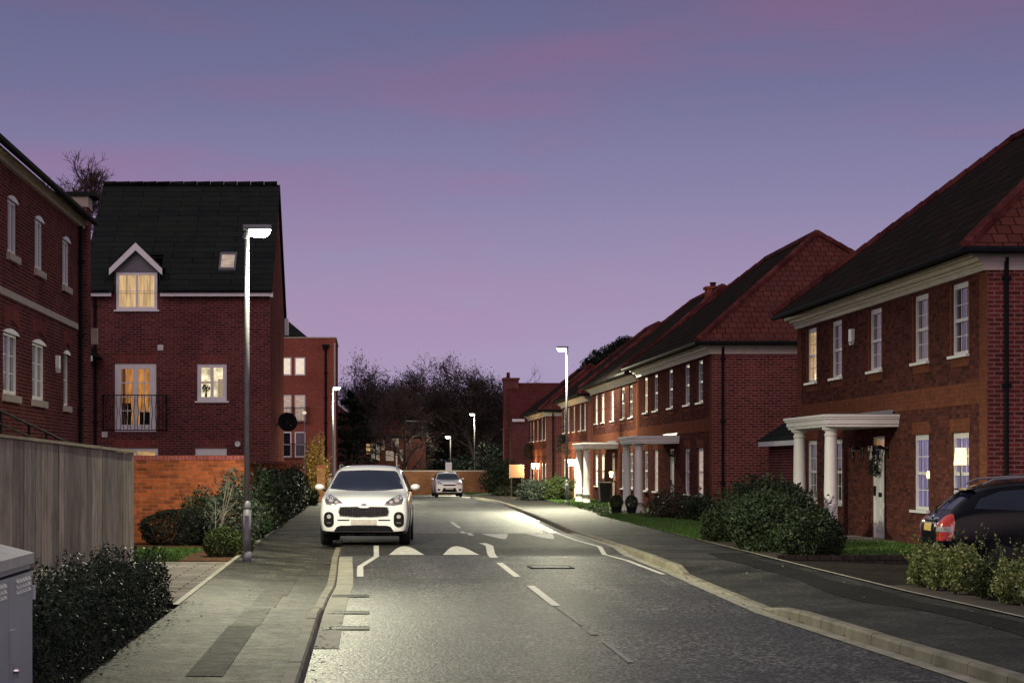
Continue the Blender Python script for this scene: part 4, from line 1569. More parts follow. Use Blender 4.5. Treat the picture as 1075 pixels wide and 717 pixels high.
t = thing('tudor_house', 'half timbered house with white panels showing between the far trees', 'house', (.24, 158, -.5))
t.scale = (.79, .79, .79)
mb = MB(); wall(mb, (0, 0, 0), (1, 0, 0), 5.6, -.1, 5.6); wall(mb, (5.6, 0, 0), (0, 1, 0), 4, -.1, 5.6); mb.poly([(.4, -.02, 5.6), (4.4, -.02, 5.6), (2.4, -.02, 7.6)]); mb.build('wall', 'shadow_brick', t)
mb = MB()
for x0, x1, z0, z1 in ((.15, .5, 3.2, 5.2), (.62, 1.0, 3.2, 5.2), (1.15, 1.5, 4.3, 5.4), (1.6, 2.4, 3.2, 4.2), (2.1, 2.9, 4.6, 5.5), (2.6, 2.75, 2.4, 4.4), (1.2, 1.7, 1.2, 2.4), (3.0, 3.3, 3.2, 4.3)):
    mb.box(x0, -.06, z0, x1, -.021, z1)
mb.build('panels', 'timber_panel', t)
mb = MB(); mb.poly([(-.3, -.5, 5.6), (5.9, -.5, 5.6), (5.9, 4, 7.2), (-.3, 4, 7.2)]); mb.build('roof', 'slate_tile', t)
mb = MB(); mb.box(3.4, 3.9, 7.2, 5.9, 4.1, 7.32); mb.build('ridge', 'timber_panel', t)
mb = MB(); mb.box(-.35, -.09, 3.9, .05, -.05, 4.9); mb.build('window', 'yellow_pane', t)
t = thing('end_house', 'shadowed brick house with red roof and chimney closing the right row', 'house', (10.6, 146, -.5))
mb = MB(); wall(mb, (0, 0, 0), (1, 0, 0), 9, -.1, 5.7); wall(mb, (0, 0, 0), (0, 1, 0), 8, -.1, 5.7); mb.poly([(0, 0, 5.7), (0, 8, 5.7), (0, 4, 8.2)]); mb.build('wall', 'maroon_brick', t)
mb = MB(); mb.poly([(-.15, -.3, 5.6), (9.4, -.3, 5.6), (9.4, 4, 8.35), (-.15, 4, 8.35)]); mb.poly([(-.15, 8.3, 5.6), (9.4, 8.3, 5.6), (9.4, 4, 8.35), (-.15, 4, 8.35)]); rf = mb.build('roof', 'red_tile', t)
mb = MB(); mb.box(-.35, 3.3, -.1, .75, 4.6, 8.55).box(-.42, 3.23, 8.55, .82, 4.67, 8.7); chh = mb.build('chimney', 'maroon_brick', rf)
mb = MB(); mb.lathe([(.14, 8.7), (.12, 9.1), (.15, 9.12)], 8, (.0, 3.9, 0)); mb.build('chimney_pot', 'red_tile', chh)
mb = MB(); mb.box(.0, -.32, 5.35, .9, -.28, 5.55); mb.build('fascia', 'white_paint', t)
place_window(win_meshes('endw', 1.2, 1.3, 2, 1, 1, False), t, (5, 0, 3.4), 0)

# timber fence
t = thing('timber_fence', 'weathered close board timber fence at left behind low hedge', 'fence')
fa = Vector((-3.74, 32.0, 0))
u = Vector((-.574, -.819, 0)).normalized(); n_ = Vector((-u.y, u.x, 0))
L = 5.2
ft = lambda k: 1.89 + .075 * k
brd = MB()
k = 0.0
while k < L - .05:
    wd = rw.uniform(.105, .14)
    c = fa + u * (k + wd / 2) + n_ * rw.uniform(0, .007)
    hh = ft(k) / 2
    brd.obox(c + Vector((0, 0, hh)), u * (wd / 2 - rw.uniform(.001, .004)) + n_ * rw.uniform(-.003, .003), n_ * .009, Vector((0, 0, hh - .005)) + u * rw.uniform(-.004, .004))
    k += wd
brd.build('boards', 'fence_timber', t)
mb = MB()
e = Vector((0, 0, .075 * L))
mid = fa + u * L / 2 + Vector((0, 0, ft(L / 2) + .022))
mb.obox(mid, (u * L + e) / 2 + u * .02, n_ * .055, (0, 0, .022)); mb.build('capping', 'timber_cap', t)
mb = MB(); mb.obox(fa + u * L / 2 - n_ * .04 + Vector((0, 0, 1.5)), u * L / 2, n_ * .02, (0, 0, .04)).obox(fa + u * L / 2 - n_ * .04 + Vector((0, 0, .4)), u * L / 2, n_ * .02, (0, 0, .04)); mb.build('rails', 'fence_timber', t)
for q in (0, 1.75, 3.5, 5.1):
    mb = MB(); c = fa + u * q - n_ * .09 - u * .02; mb.obox(c + Vector((0, 0, ft(q) / 2)), u * .05, n_ * .05, (0, 0, ft(q) / 2)); mb.build('post', 'fence_timber', t)

# utility cabinet
t = thing('utility_cabinet', 'grey metal street cabinet with louvred doors at lower left', 'cabinet', (-2.17, 12.9, 0))
D, LY, HT = .52, 2.9, 1.075
mb = MB(); mb.box(-D, -LY, .0, 0, 0, HT); o = mb.build('body', 'cabinet_paint', t); bevel(o, .012)
mb = MB()
ovh = .022
sect = [(ovh, 0, HT - .005), (ovh, 0, HT + .06), (-D - ovh, 0, HT + .20), (-D - ovh, 0, HT - .005)]
mb.prism([Vector(p_) + Vector((0, ovh, 0)) for p_ in sect], (0, -LY - 2 * ovh, 0)); o = mb.build('lid', 'cabinet_lid_paint', t); bevel(o, .008)
for (a, c) in ((-.86, -.025), (-1.73, -.875), (-2.6, -1.745)):
    mb = MB(); mb.box(.001, a, .06, .018, c, HT - .055); do = mb.build('door', 'cabinet_paint', t); bevel(do, .004)
    lv = MB()
    for r_i in range(3):
        for k in range(5):
            ya = c - .19 - k * .105
            zz_ = HT - .10 - r_i * .034
            lv.prism([(.0182, ya, zz_), (.030, ya, zz_ - .002), (.0182, ya, zz_ + .020)], (0, .085, 0))
    lv.build('louvres', 'cabinet_lid_paint', do)
    mb = MB(); mb.box(.018, a + .02, .50, .030, a + .20, .70); mb.build('lock_plate', 'cabinet_paint', do)
    mb = MB(); mb.tube([(.02, a + .15, .445), (.05, a + .15, .445)], [.022, .018], 12, True).box(.03, a + .14, .40, .05, a + .16, .44); mb.build('handle', 'chrome', do)
mb = MB()
for q in (-.0125, -.8675, -1.7375):
    mb.box(.0005, q - .007, .06, .008, q + .007, HT - .055)
mb.box(.0005, -LY + .1, HT - .054, .010, -.02, HT - .04)
mb.build('door_gap_shade', 'black_plastic', t)  # black strips added to stand in for the shade in the door gaps
mb = MB(); mb.box(-.01, -.012, HT - .24, .03, .03, HT - .15); mb.build('hinge', 'white_paint', t)
mb = MB(); mb.box(-D - .05, -LY - .05, -.1, .05, .05, .05); mb.build('base', 'concrete', t)


# ------------------------------------------------------------------ street lamps
def street_lamp(label, loc, h, side=1, watts=3000, group='street lamps along the road'):
    t = thing('street_lamp', label, 'street lamp', loc, 0, group)
    mb = MB(); mb.lathe([(.074, -.05), (.074, .16)], 20); mb.build('foot', 'post_base_paint', t, True)
    mb = MB(); mb.lathe([(.069, .161), (.069, .86)], 20); mb.box(-.035, -.075, .35, .035, -.0, .75); mb.build('base', 'post_base_paint', t, True)
    mb = MB(); mb.lathe([(.074, .861), (.074, .88), (.048, .99), (.046, .99)], 20); mb.build('collar', 'galvanised', t, True)
    mb = MB(); mb.tube([(0, 0, .99), (0, 0, h * .6), (0, 0, h - .12)], [.046, .042, .036], 16, True); mb.build('post', 'galvanised', t, True)
    hd = MB()
    s = side
    hd.tube([(-s * .03, 0, h - .16), (0, 0, h - .08), (s * .04, 0, h - .03)], [.05, .055, .05], 12, True)
    hd.tube_ring([[(s * x, y * wv, h + zz) for x, y in ((-.06, -.6), (.05, -1), (.32, -1), (.40, -.55), (.40, .55), (.32, 1), (.05, 1), (-.06, .6))] for wv, zz in ((.135, -.012), (.145, .02), (.12, .06), (.05, .075))])
    ho = hd.build('lamp_head', 'galvanised', t)
    ln = MB()
    ln.tube_ring([[(s * (.20 + .18 * math.cos(a) * g), .125 * math.sin(a) * g, h + zz) for a in [2 * math.pi * q / 20 for q in range(20)]] for g, zz in ((.98, -.013), (1.0, -.04), (.95, -.08), (.78, -.11), (.45, -.128), (.1, -.134))])
    ln.build('lens', 'street_lens', ho)
    l = bpy.data.lights.new('lamp_light', 'POINT')
    l.energy = watts; l.color = (1.0, .965, .68); l.shadow_soft_size = .08
    l.use_nodes = True
    lt = l.node_tree
    em = lt.nodes['Emission']
    tc_ = N(lt, 'ShaderNodeTexCoord')
    sx_ = N(lt, 'ShaderNodeSeparateXYZ')
    link(lt, tc_, 'Normal', sx_, 0)
    mr_ = N(lt, 'ShaderNodeMapRange')                       # -1 straight down .. 0 level
    mr_.inputs['From Min'].default_value = 0; mr_.inputs['From Max'].default_value = -1
    link(lt, sx_, 'Z', mr_, 0)
    rp = ramp(lt, [(0, (.08,) * 3), (.08, (.15,) * 3), (.18, (.40,) * 3), (.32, (.85,) * 3), (.48, (1, 1, 1)), (.75, (.50,) * 3), (1, (.28,) * 3)])
    link(lt, mr_, 0, rp, 0)
    # house-side shield: little light straight back along the bracket
    bk = N(lt, 'ShaderNodeMapRange')
    bk.inputs['From Min'].default_value = -.62 * s; bk.inputs['From Max'].default_value = -.12 * s
    bk.inputs['To Min'].default_value = .10; bk.inputs['To Max'].default_value = 1
    link(lt, sx_, 'X', bk, 0)
    ml = N(lt, 'ShaderNodeMath', operation='MULTIPLY')
    link(lt, rp, 0, ml, 0); link(lt, bk, 0, ml, 1)
    link(lt, ml, 0, em, 'Strength')
    lo = bpy.data.objects.new('lamp_light', l); COL.objects.link(lo); lo.parent = t
    lo.location = (s * .30, 0, h - .24)
    return t


street_lamp('closest lit street lamp, grey post on the left path', (-1.97, 32.9, .12), 5.45, 1, 4300)
street_lamp('lit street lamp on the right path before the red brick row', (8.1, 81, .12), 6.3, -1, 12500)
street_lamp('lit street lamp in front of the flat topped brick block', (-1.80, 106, .0), 5.8, 1, 11000)
street_lamp('lit street lamp on grass just right of the far white car', (8.3, 154, -.42), 6.05, -1, 3500)
street_lamp('smallest lit street lamp, above the far white car roof', (6.16, 147, -.42), 4.2, -1, 420)
t = thing('garden_lamp', 'thin garden lamp post before the lowest windows of the block', 'lamp', (-4.05, 130, -.4))
mb = MB(); mb.tube([(0, 0, 0), (0, 0, 5.4)], [.035, .025], 8, True); mb.build('post', 'galvanised', t)
mb = MB(); mb.lathe([(.05, 5.38), (.13, 5.45), (.13, 5.52), (.04, 5.6)], 10); mb.build('lamp_shade', 'blind_lit', t)

# ------------------------------------------------------------------ plants
def leaf_mesh(name, centers, size, mat, seed, aspect=.45, flat=0.0, up=0.0):
    g = np.random.default_rng(seed)
    c = np.asarray(centers, dtype=np.float64)
    n = len(c)
    u = g.normal(size=(n, 3)); u[:, 2] = u[:, 2] * (1 - flat) + up
    u /= np.linalg.norm(u, axis=1)[:, None]
    r = g.normal(size=(n, 3))
    v = np.cross(u, r); v /= np.linalg.norm(v, axis=1)[:, None]
    s = size * g.uniform(.35, 1.55, n)[:, None]
    u = u * s; v = v * s * aspect
    V = np.empty((n * 4, 3))
    V[0::4] = c - u; V[1::4] = c - v; V[2::4] = c + u; V[3::4] = c + v
    me = bpy.data.meshes.new(name)
    me.vertices.add(n * 4); me.loops.add(n * 4); me.polygons.add(n)
    me.vertices.foreach_set('co', V.ravel())
    me.loops.foreach_set('vertex_index', np.arange(n * 4, dtype=np.int32))
    me.polygons.foreach_set('loop_start', np.arange(0, n * 4, 4, dtype=np.int32))
    me.update(calc_edges=True)
    me.materials.append(MATS[mat])
    return me


def blob_points(n, r, seed, lump=.28, freq=1.6, base=.12, shell=.55):
    g = random.Random(seed)
    pts = []
    off = Vector((seed * 3.1, seed * 1.7, seed * .9))
    while len(pts) < n:
        d = Vector((g.gauss(0, 1), g.gauss(0, 1), g.gauss(0, 1))).normalized()
        q = shell + (1 - shell) * g.random() ** .6
        k = 1 + lump * noise.noise(d * freq + off) * 1.6 + .10 * noise.noise(d * freq * 3.3 + off)
        p = Vector((d.x * r[0], d.y * r[1], d.z * r[2])) * (q * k)
        p.z += r[2] * .82
        if p.z < .02:
            continue
        pts.append(p)
    return pts


def stems(mb, r, n, seed, rad=.012, base=.12):
    g = random.Random(seed)
    for i in range(n):
        a = g.uniform(0, 6.28); q = g.uniform(.3, .8)
        b0 = Vector((g.uniform(-base, base), g.uniform(-base, base), 0))
        e = Vector((math.cos(a) * r[0] * q, math.sin(a) * r[1] * q, r[2] * g.uniform(.8, 1.6)))
        m_ = b0.lerp(e, .5) + Vector((g.uniform(-.05, .05), g.uniform(-.05, .05), .08))
        mb.tube([b0, m_, e], [rad, rad * .75, rad * .35], 5)
    return mb


def shrub(name, label, loc, r, n, leaf, mat, seed, cat='shrub', group=None, stem=8, lump=.28, shell=.5, aspect=.45, tips=0, extra=None, stem_mat='bark'):
    t = thing(name, label, cat, loc, 0, group)
    pts = blob_points(n, r, seed, lump, shell=shell)
    if tips:
        g = random.Random(seed + 5)
        for i in range(tips):
            d = Vector((g.gauss(0, 1), g.gauss(0, 1), abs(g.gauss(0, 1)) + .3)).normalized()
            p0 = Vector((d.x * r[0] * .85, d.y * r[1] * .85, d.z * r[2] * .85 + r[2] * .82))
            k = g.uniform(.10, .28)
            for j in range(9):
                pts.append(p0 + (d + Vector((0, 0, .7))) * k * j / 9 + Vector((g.gauss(0, .02), g.gauss(0, .02), 0)))
    if extra:
        pts += extra
    put('foliage', leaf_mesh('foliage', pts, leaf, mat, seed, aspect), t)
    stems(MB(), r, stem, seed).build('stem', stem_mat, t)
    return t


# low hedge along the fence, at lower left
def hedge_pts(n, length, wd, hf, seed, lump=.12, taper=True):
    g = random.Random(seed)
    pts = []
    while len(pts) < n:
        y = g.uniform(0, length); h = hf(y)
        k = 1 + lump * 2 * noise.noise(Vector((y * 1.3, seed, 0)))
        side = g.random()
        x = g.uniform(-.5, .5); z = g.random()
        m_ = max(abs(x) * 2, z)
        if m_ < .62 and g.random() < .75:
            continue
        wv = wd * (1 - .25 * z ** 3) * (1 + lump * 1.5 * noise.noise(Vector((y * 1.9, z * 2, seed + 3))))
        if taper:
            e = min(1, min(y, length - y) / .35); wv *= .5 + .5 * e ** .5; 
            hh = h * (.75 + .25 * e ** .5)
        else:
            hh = h
        hh *= 1 + lump * noise.noise(Vector((x * 3, y * 3.1, seed + 9))) * 1.5
        pts.append(Vector((x * wv, y, .02 + z * hh)))
        if z > .85 and g.random() < .06:
            for j in range(6):
                pts.append(pts[-1] + Vector((g.gauss(0, .015), g.gauss(0, .015), .032)))
    return pts


t = thing('low_hedge', 'low dark leafy hedge between timber fence and left path', 'hedge', (-2.52, 12.95, .05), R(.5))
put('foliage', leaf_mesh('foliage', hedge_pts(46000, 9.7, .92, lambda y: .68 - .013 * y, 11), .019, 'leaf_dark', 11, .45), t)
t_m = MB(); 
for k in range(40):
    y = .2 + k * .235; t_m.tube([(rl.uniform(-.1, .1), y, 0), (rl.uniform(-.25, .25), y + rl.uniform(-.1, .1), .55)], [.014, .006], 4)
t_m.build('stem', 'bark', t)
mb = MB(); mb.poly([(-3.3, 12.8, .055), (-2.08, 12.8, .055), (-2.14, 23.0, .055), (-3.6, 23.0, .055)]); struct('planting_bed', mb, 'soil')
# block paved drive and lawn on the left
mb = MB(); mb.poly([(-5.6, 23.0, .112), (-2.19, 23.0, .112), (-2.24, 32.2, .112), (-5.6, 32.2, .112)]); struct('paved_drive', mb, 'paver')
mb = MB(); mb.poly([(-8, 32.2, .12), (-2.26, 32.2, .12), (-2.26, 32.55, .12), (-8, 32.55, .12)]); struct('drive_edging', mb, 'concrete')
mb = MB(); mb.poly([(-8, 32.55, .105), (-2.26, 32.55, .105), (-2.3, 37.6, .11), (-8, 37.6, .11)]); struct('lawn', mb, 'lawn_soil')
mb = MB(); mb.poly([(-8.5, 37.6, .112), (-2.3, 37.6, .112), (-2.4, 41, .112), (-8.5, 41, .112)]); mb.poly([(-3.5, 32.58, .118), (-2.27, 32.58, .118), (-2.31, 37.5, .118), (-2.9, 37.5, .118)]); struct('planting_bed', mb, 'leaf_litter')


def grass(name, polys, n, seed, h=.045, z=.11):
    g = np.random.default_rng(seed)
    pts = []
    for (x0, x1, y0, y1, sh) in polys:
        y = g.uniform(y0, y1, n); k = (y - y0) / (y1 - y0)
        x = g.uniform(0, 1, n) * (x1 - x0) + x0 + sh * k
        pts.append(np.stack([x, y, np.full(n, z + h * .5) + (np.array([zg(q) for q in y]) if y1 > 80 else 0)], 1))
    o = put(name, leaf_mesh(name, np.concatenate(pts), h, 'grass_blade', seed, .14, up=1.4))
    o['kind'] = 'stuff'
    return o


grass('grass', [(-5.6, -3.1, 32.6, 37.6, 0)], 9000, 21)
shrub('mound_bush', 'dark dense low mound bush against the orange garden wall', (-3.76, 39.7, .1), (.76, .5, .40), 13000, .022, 'leaf_conifer', 31, lump=.07, shell=.78)
g_ = thing('clipped_box_ball', 'small clipped rounded box bush beside the closest lamp post', 'shrub', (-2.52, 34.6, .1))
put('foliage', leaf_mesh('foliage', blob_points(6500, (.30, .36, .30), 32, .10, shell=.75) + [p_ + Vector((.25, .5, 0)) for p_ in blob_points(3500, (.30, .3, .25), 33, .1, shell=.75)], .018, 'leaf_bright', 32, .5), g_)
stems(MB(), (.2, .2, .25), 6, 3).build('stem', 'bark', g_)
shrub('leafy_shrub', 'tall grey green leafy shrub with pale bare stems by garden wall', (-2.62, 39.2, .1), (.60, .7, .74), 6500, .036, 'leaf_silver', 34, lump=.35, shell=.3, stem=6, tips=20)
st = thing('bare_shrub', 'pale bare branched shrub in front of the grey green bush', 'shrub', (-2.82, 37.4, .1))
mb = MB()
gb = random.Random(5)
for k in range(5):
    a = gb.uniform(-1.5, 1.5); sx = gb.uniform(-.45, .45)
    p0 = Vector((gb.uniform(-.04, .04), 0, 0)); p1 = Vector((sx * .35, gb.uniform(-.1, .1), .5)); p2 = Vector((sx * .9, gb.uniform(-.2, .2), 1.0 + gb.uniform(-.1, .25)))
    mb.tube([p0, p1, p2], [.012, .009, .005], 5)
    for j in range(5):
        q = gb.random(); b_ = p1.lerp(p2, q); mb.tube([b_, b_ + Vector((gb.uniform(-.25, .25), gb.uniform(-.15, .15), gb.uniform(.05, .3)))], [.0045, .002], 4)
mb.build('branches', 'pale_bark', st)
shrub('leafy_shrub', 'mid green shrub spilling over path edge beyond the bare stems', (-2.42, 42.5, .1), (.42, .9, .42), 4200, .034, 'leaf_mid', 36, lump=.3, tips=14)
shrub('leafy_shrub', 'dark broad shrub filling the gap behind the mound bush', (-3.35, 40.4, .1), (.45, .4, .62), 3600, .03, 'leaf_dark', 38, lump=.3, tips=10)
t = thing('tall_hedge', 'long dark hedge running beside path below the satellite dish', 'hedge', (-2.46, 43.5, .1))
put('foliage', leaf_mesh('foliage', hedge_pts(15000, 30, .55, lambda y: 1.28 + .1 * math.sin(y * .8), 12, .2), .05, 'leaf_dark', 12, .45), t)
mb = MB()
for k in range(50):
    y = .3 + k * .6; mb.tube([(rl.uniform(-.1, .1), y, 0), (rl.uniform(-.2, .2), y, 1.1)], [.018, .008], 4)
mb.build('stem', 'bark', t)
shrub('round_shrub', 'dark rounded evergreen standing above hedge before flat topped block', (-2.9, 76, .05), (.85, .9, .78), 6000, .05, 'leaf_mid', 40, lump=.18, tips=10)
shrub('golden_shrub', 'golden yellow feathery shrub behind the brick gate pier', (-2.40, 95, .0), (.66, .7, 1.6), 5200, .055, 'leaf_gold', 41, lump=.4, shell=.3, tips=26, stem_mat='twig')
shrub('roadside_bush', 'pale green low bush at path edge behind the white car mirror', (-2.3, 80, .0), (.42, 1.0, .42), 2600, .05, 'leaf_bright', 42, lump=.35, tips=12)
shrub('roadside_bush', 'variegated low bush beside the pier at the far path edge', (-1.9, 97, -.05), (.5, 1.2, .38), 2200, .055, 'leaf_silver', 43, lump=.35, tips=8)

# right hand gardens
mb = strip(MB(), lambda Y: rb(Y) + .06, K(10.44), lambda Y: zg(Y) + .115, lambda Y: zg(Y) + .16, 34.0, 113, 1.5, 2); struct('lawn', mb, 'lawn_soil')
mb = MB(); mb.poly([(6.78, 14, .11), (8.9, 14, .03), (8.9, 33.58, .03), (6.85, 33.58, .11)]); mb.poly([(8.9, 14, .03), (16, 14, .03), (16, 33.58, .03), (8.9, 33.58, .03)]); struct('driveway', mb, 'drive_paver')
mb = MB(); mb.poly([(6.85, 18, .118), (8.4, 18, .10), (8.4, 26.4, .10), (6.78, 26.4, .118)]); struct('planting_bed', mb, 'soil')
mb = MB(); mb.poly([(6.9, 33.6, .122), (8.3, 33.6, .140), (8.3, 41.5, .140), (7.05, 41.5, .122)]); struct('planting_bed', mb, 'soil')
mb = MB(); mb.poly([(8.1, 33.7, .166), (10.42, 33.7, .182), (10.42, 40.2, .182), (8.4, 40.2, .168)]); struct('front_garden', mb, 'lawn_soil')
mb = MB(); mb.box(6.9, 33.58, -.02, 10.42, 33.69, .185); struct('driveway_edging', mb, 'drive_paver')
mb = MB(); mb.poly([(8.0, 40.2, .172), (10.3, 40.2, .186), (10.3, 41.4, .186), (7.9, 41.4, .172)]); struct('garden_path', mb, 'right_path_asphalt')
grass('grass', [(6.95, 8.9, 42, 63, .3)], 17000, 22, .05, .12)
grass('grass', [(7.4, 10.2, 62, 92, .8)], 9000, 23, .06, .12)
grass('grass', [(8.2, 10.3, 33.8, 40.0, 0)], 5000, 24, .05, .17)

GB = 'large dark bushes beside the right path'
shrub('garden_bush', 'broad dark bush at path edge left of the near white columns', (7.42, 37.4, .1), (.62, 2.0, .58), 15000, .035, 'leaf_mid', 51, lump=.22, group=GB, tips=60, stem=14, shell=.6)
shrub('garden_bush', 'rounded dark bush closest to the near white porch column', (7.62, 34.4, .1), (.55, .9, .47), 9000, .032, 'leaf_mid', 52, lump=.2, group=GB, tips=40, shell=.6)
shrub('garden_bush', 'taller glossy dark bush standing behind the broad roadside bush', (8.15, 39.5, .1), (.6, 1.1, .70), 8000, .045, 'leaf_dark', 53, lump=.25, group=GB, tips=34, shell=.6)
shrub('garden_bush', 'low dark bush at far end of the group, beside the lawn', (7.45, 41.6, .1), (.5, .8, .46), 6000, .035, 'leaf_mid', 54, lump=.25, group=GB, tips=34, shell=.6)
shrub('garden_bush', 'dark bush below the small slate roofed outbuilding', (9.1, 46.5, .12), (.85, 1.0, .68), 6500, .045, 'leaf_dark', 55, lump=.25, group=GB, tips=10)
shrub('flowering_shrub', 'brownish straggly shrub under lower windows behind the lawn', (9.0, 58.8, .12), (.75, 1.4, .42), 4500, .042, 'leaf_brown', 56, lump=.4, shell=.3, tips=30)
shrub('flowering_shrub', 'smaller straggly green shrub beside the drainpipe corner', (9.4, 56.6, .12), (.55, .6, .40), 2400, .042, 'leaf_mid', 57, lump=.35, shell=.3, tips=14)
GT = 'clipped round bushes in pots before the columned porch'
for i, (x, y, lab) in enumerate(((8.02, 64.2, 'left clipped bush in dark pot on the lawn by white columns'), (8.42, 63.6, 'right clipped bush in dark pot on the lawn by white columns'))):
    t = thing('potted_topiary', lab, 'potted plant', (x, y, .13), 0, GT)
    mb = MB(); mb.lathe([(.12, 0), (.17, .22), (.18, .24)], 12); mb.build('pot', 'black_plastic', t)
    put('foliage', leaf_mesh('foliage', [p_ + Vector((0, 0, .18)) for p_ in blob_points(2600, (.20, .20, .24), 60 + i, .05, shell=.8)], .02, 'leaf_dark', 60 + i, .5), t)
# hedge of pale clumps at lower right
GC = 'variegated clumps planted in a line at the right path edge'
labs = ['leftmost pale variegated clump in front of black car tail', 'variegated clump second from the left below the red tail lamp', 'variegated clump with tallest upright shoots below the black car', 'darker variegated clump in middle of the planted line', 'variegated clump beside right frame edge, fully in view', 'variegated clump cut by the right edge of the view', 'variegated clump nearest the camera at lower right corner']
for i, (x, y, rr, hh) in enumerate(((7.27, 26.1, .20, .27), (7.30, 25.4, .20, .27), (7.34, 24.6, .24, .31), (7.37, 23.7, .24, .22), (7.37, 22.8, .22, .27), (7.40, 22.0, .22, .28), (7.38, 21.2, .22, .26))):
    shrub('variegated_shrub', labs[i], (x, y, .11), (rr * 1.05, rr * 1.25, hh * 1.12), 2600, .021, 'leaf_variegated' if i != 3 else 'leaf_bright', 70 + i, lump=.3, shell=.35, group=GC, tips=16, aspect=.55)
shrub('roadside_bush', 'grey feathery bush behind clumps beside the black car wheel', (8.55, 24.4, .11), (.5, .7, .28), 3000, .03, 'leaf_dark', 79, lump=.3, tips=12)
# bushes by the far lamp
shrub('garden_bush', 'brown green bush left of the second lamp post base', (7.75, 92, .0), (.85, 1.4, .55), 4200, .055, 'leaf_silver', 80, lump=.3, tips=14)
shrub('garden_bush', 'bright topped bush directly behind the second lamp post', (8.75, 91, .0), (.75, 1.2, .62), 4200, .055, 'leaf_bright', 81, lump=.3, tips=14)
shrub('garden_bush', 'dark clipped low hedge bush below the orange board', (8.9, 126, -.3), (.95, 1.2, .36), 3000, .06, 'leaf_dark', 82, lump=.12)
shrub('garden_bush', 'dark leafy bush mass behind the orange board', (9.2, 134, -.4), (1.5, 1.5, 1.3), 4200, .09, 'leaf_mid', 83, lump=.3)
shrub('garden_bush', 'dark overgrown evergreen behind lamp beside the far white car', (7.6, 162, -.5), (1.8, 1.5, 1.5), 4200, .11, 'leaf_conifer', 84, lump=.3, tips=10)
shrub('garden_bush', 'dark evergreen thicket between the far lamp and end house', (10.2, 158, -.5), (1.7, 1.5, 2.1), 4200, .12, 'leaf_conifer', 85, lump=.3, tips=10)
mb = MB(); mb.poly([(6.6, 137, -.40), (8.8, 127, -.22), (12, 134, -.38), (12, 158, -.44), (7.2, 158, -.44)]); struct('verge', mb, 'lawn_soil')
grass('grass', [(7.0, 11.4, 139, 156, 0)], 5000, 25, .09, .08)
t = thing('notice_board', 'plain orange lit board on posts beside the end house', 'sign', (9.15, 122, -.25), 0)
mb = MB(); mb.box(-.42, -.03, 1.18, .40, .0, 1.92); mb.build('board', 'sign_board', t)
mb = MB(); mb.box(-.46, -.045, 1.13, -.43, .01, 1.97).box(.41, -.045, 1.13, .44, .01, 1.97).box(-.425, -.045, 1.925, .405, .01, 1.97); mb.build('frame', 'stone', t)
for sx in (-.33, .31):
    mb = MB(); mb.box(sx - .04, .012, 0, sx + .04, .09, 1.95); mb.build('post', 'bark', t)
t = thing('street_sign', 'small pale sign plate on post behind the far white car', 'sign', (5.65, 138, -.42))
mb = MB(); mb.box(-.22, 0, 1.7, .22, .03, 2.3); mb.build('plate', 'white_paint', t)
mb = MB(); mb.tube([(0, .06, 0), (0, .06, 2.3)], [.03, .03], 8, True); mb.build('post', 'galvanised', t)
t = thing('wheelie_bin', 'dark wheelie bin in shadow between white columned porches', 'bin', (9.75, 82.0, .1))
t.scale = (.85, .85, .85)
mb = MB(); mb.tube_ring([[(sx * a, sy * b_, z) for sx, sy in ((-1, -1), (1, -1), (1, 1), (-1, 1))] for a, b_, z in ((.22, .26, .08), (.28, .34, .98))]); mb.build('body', 'bin_plastic', t)
mb = MB(); mb.prism([(-.30, -.37, .985), (-.30, .37, .985), (-.30, .37, 1.03), (-.30, 0, 1.08), (-.30, -.37, 1.03)], (.60, 0, 0)); mb.build('lid', 'bin_plastic', t)
for sx in (-1, 1):
    mb = MB(); mb.tube([(sx * .24, .24, .1), (sx * .29, .24, .1)], [.1, .1], 12, True); mb.build('wheel', 'tyre', t)


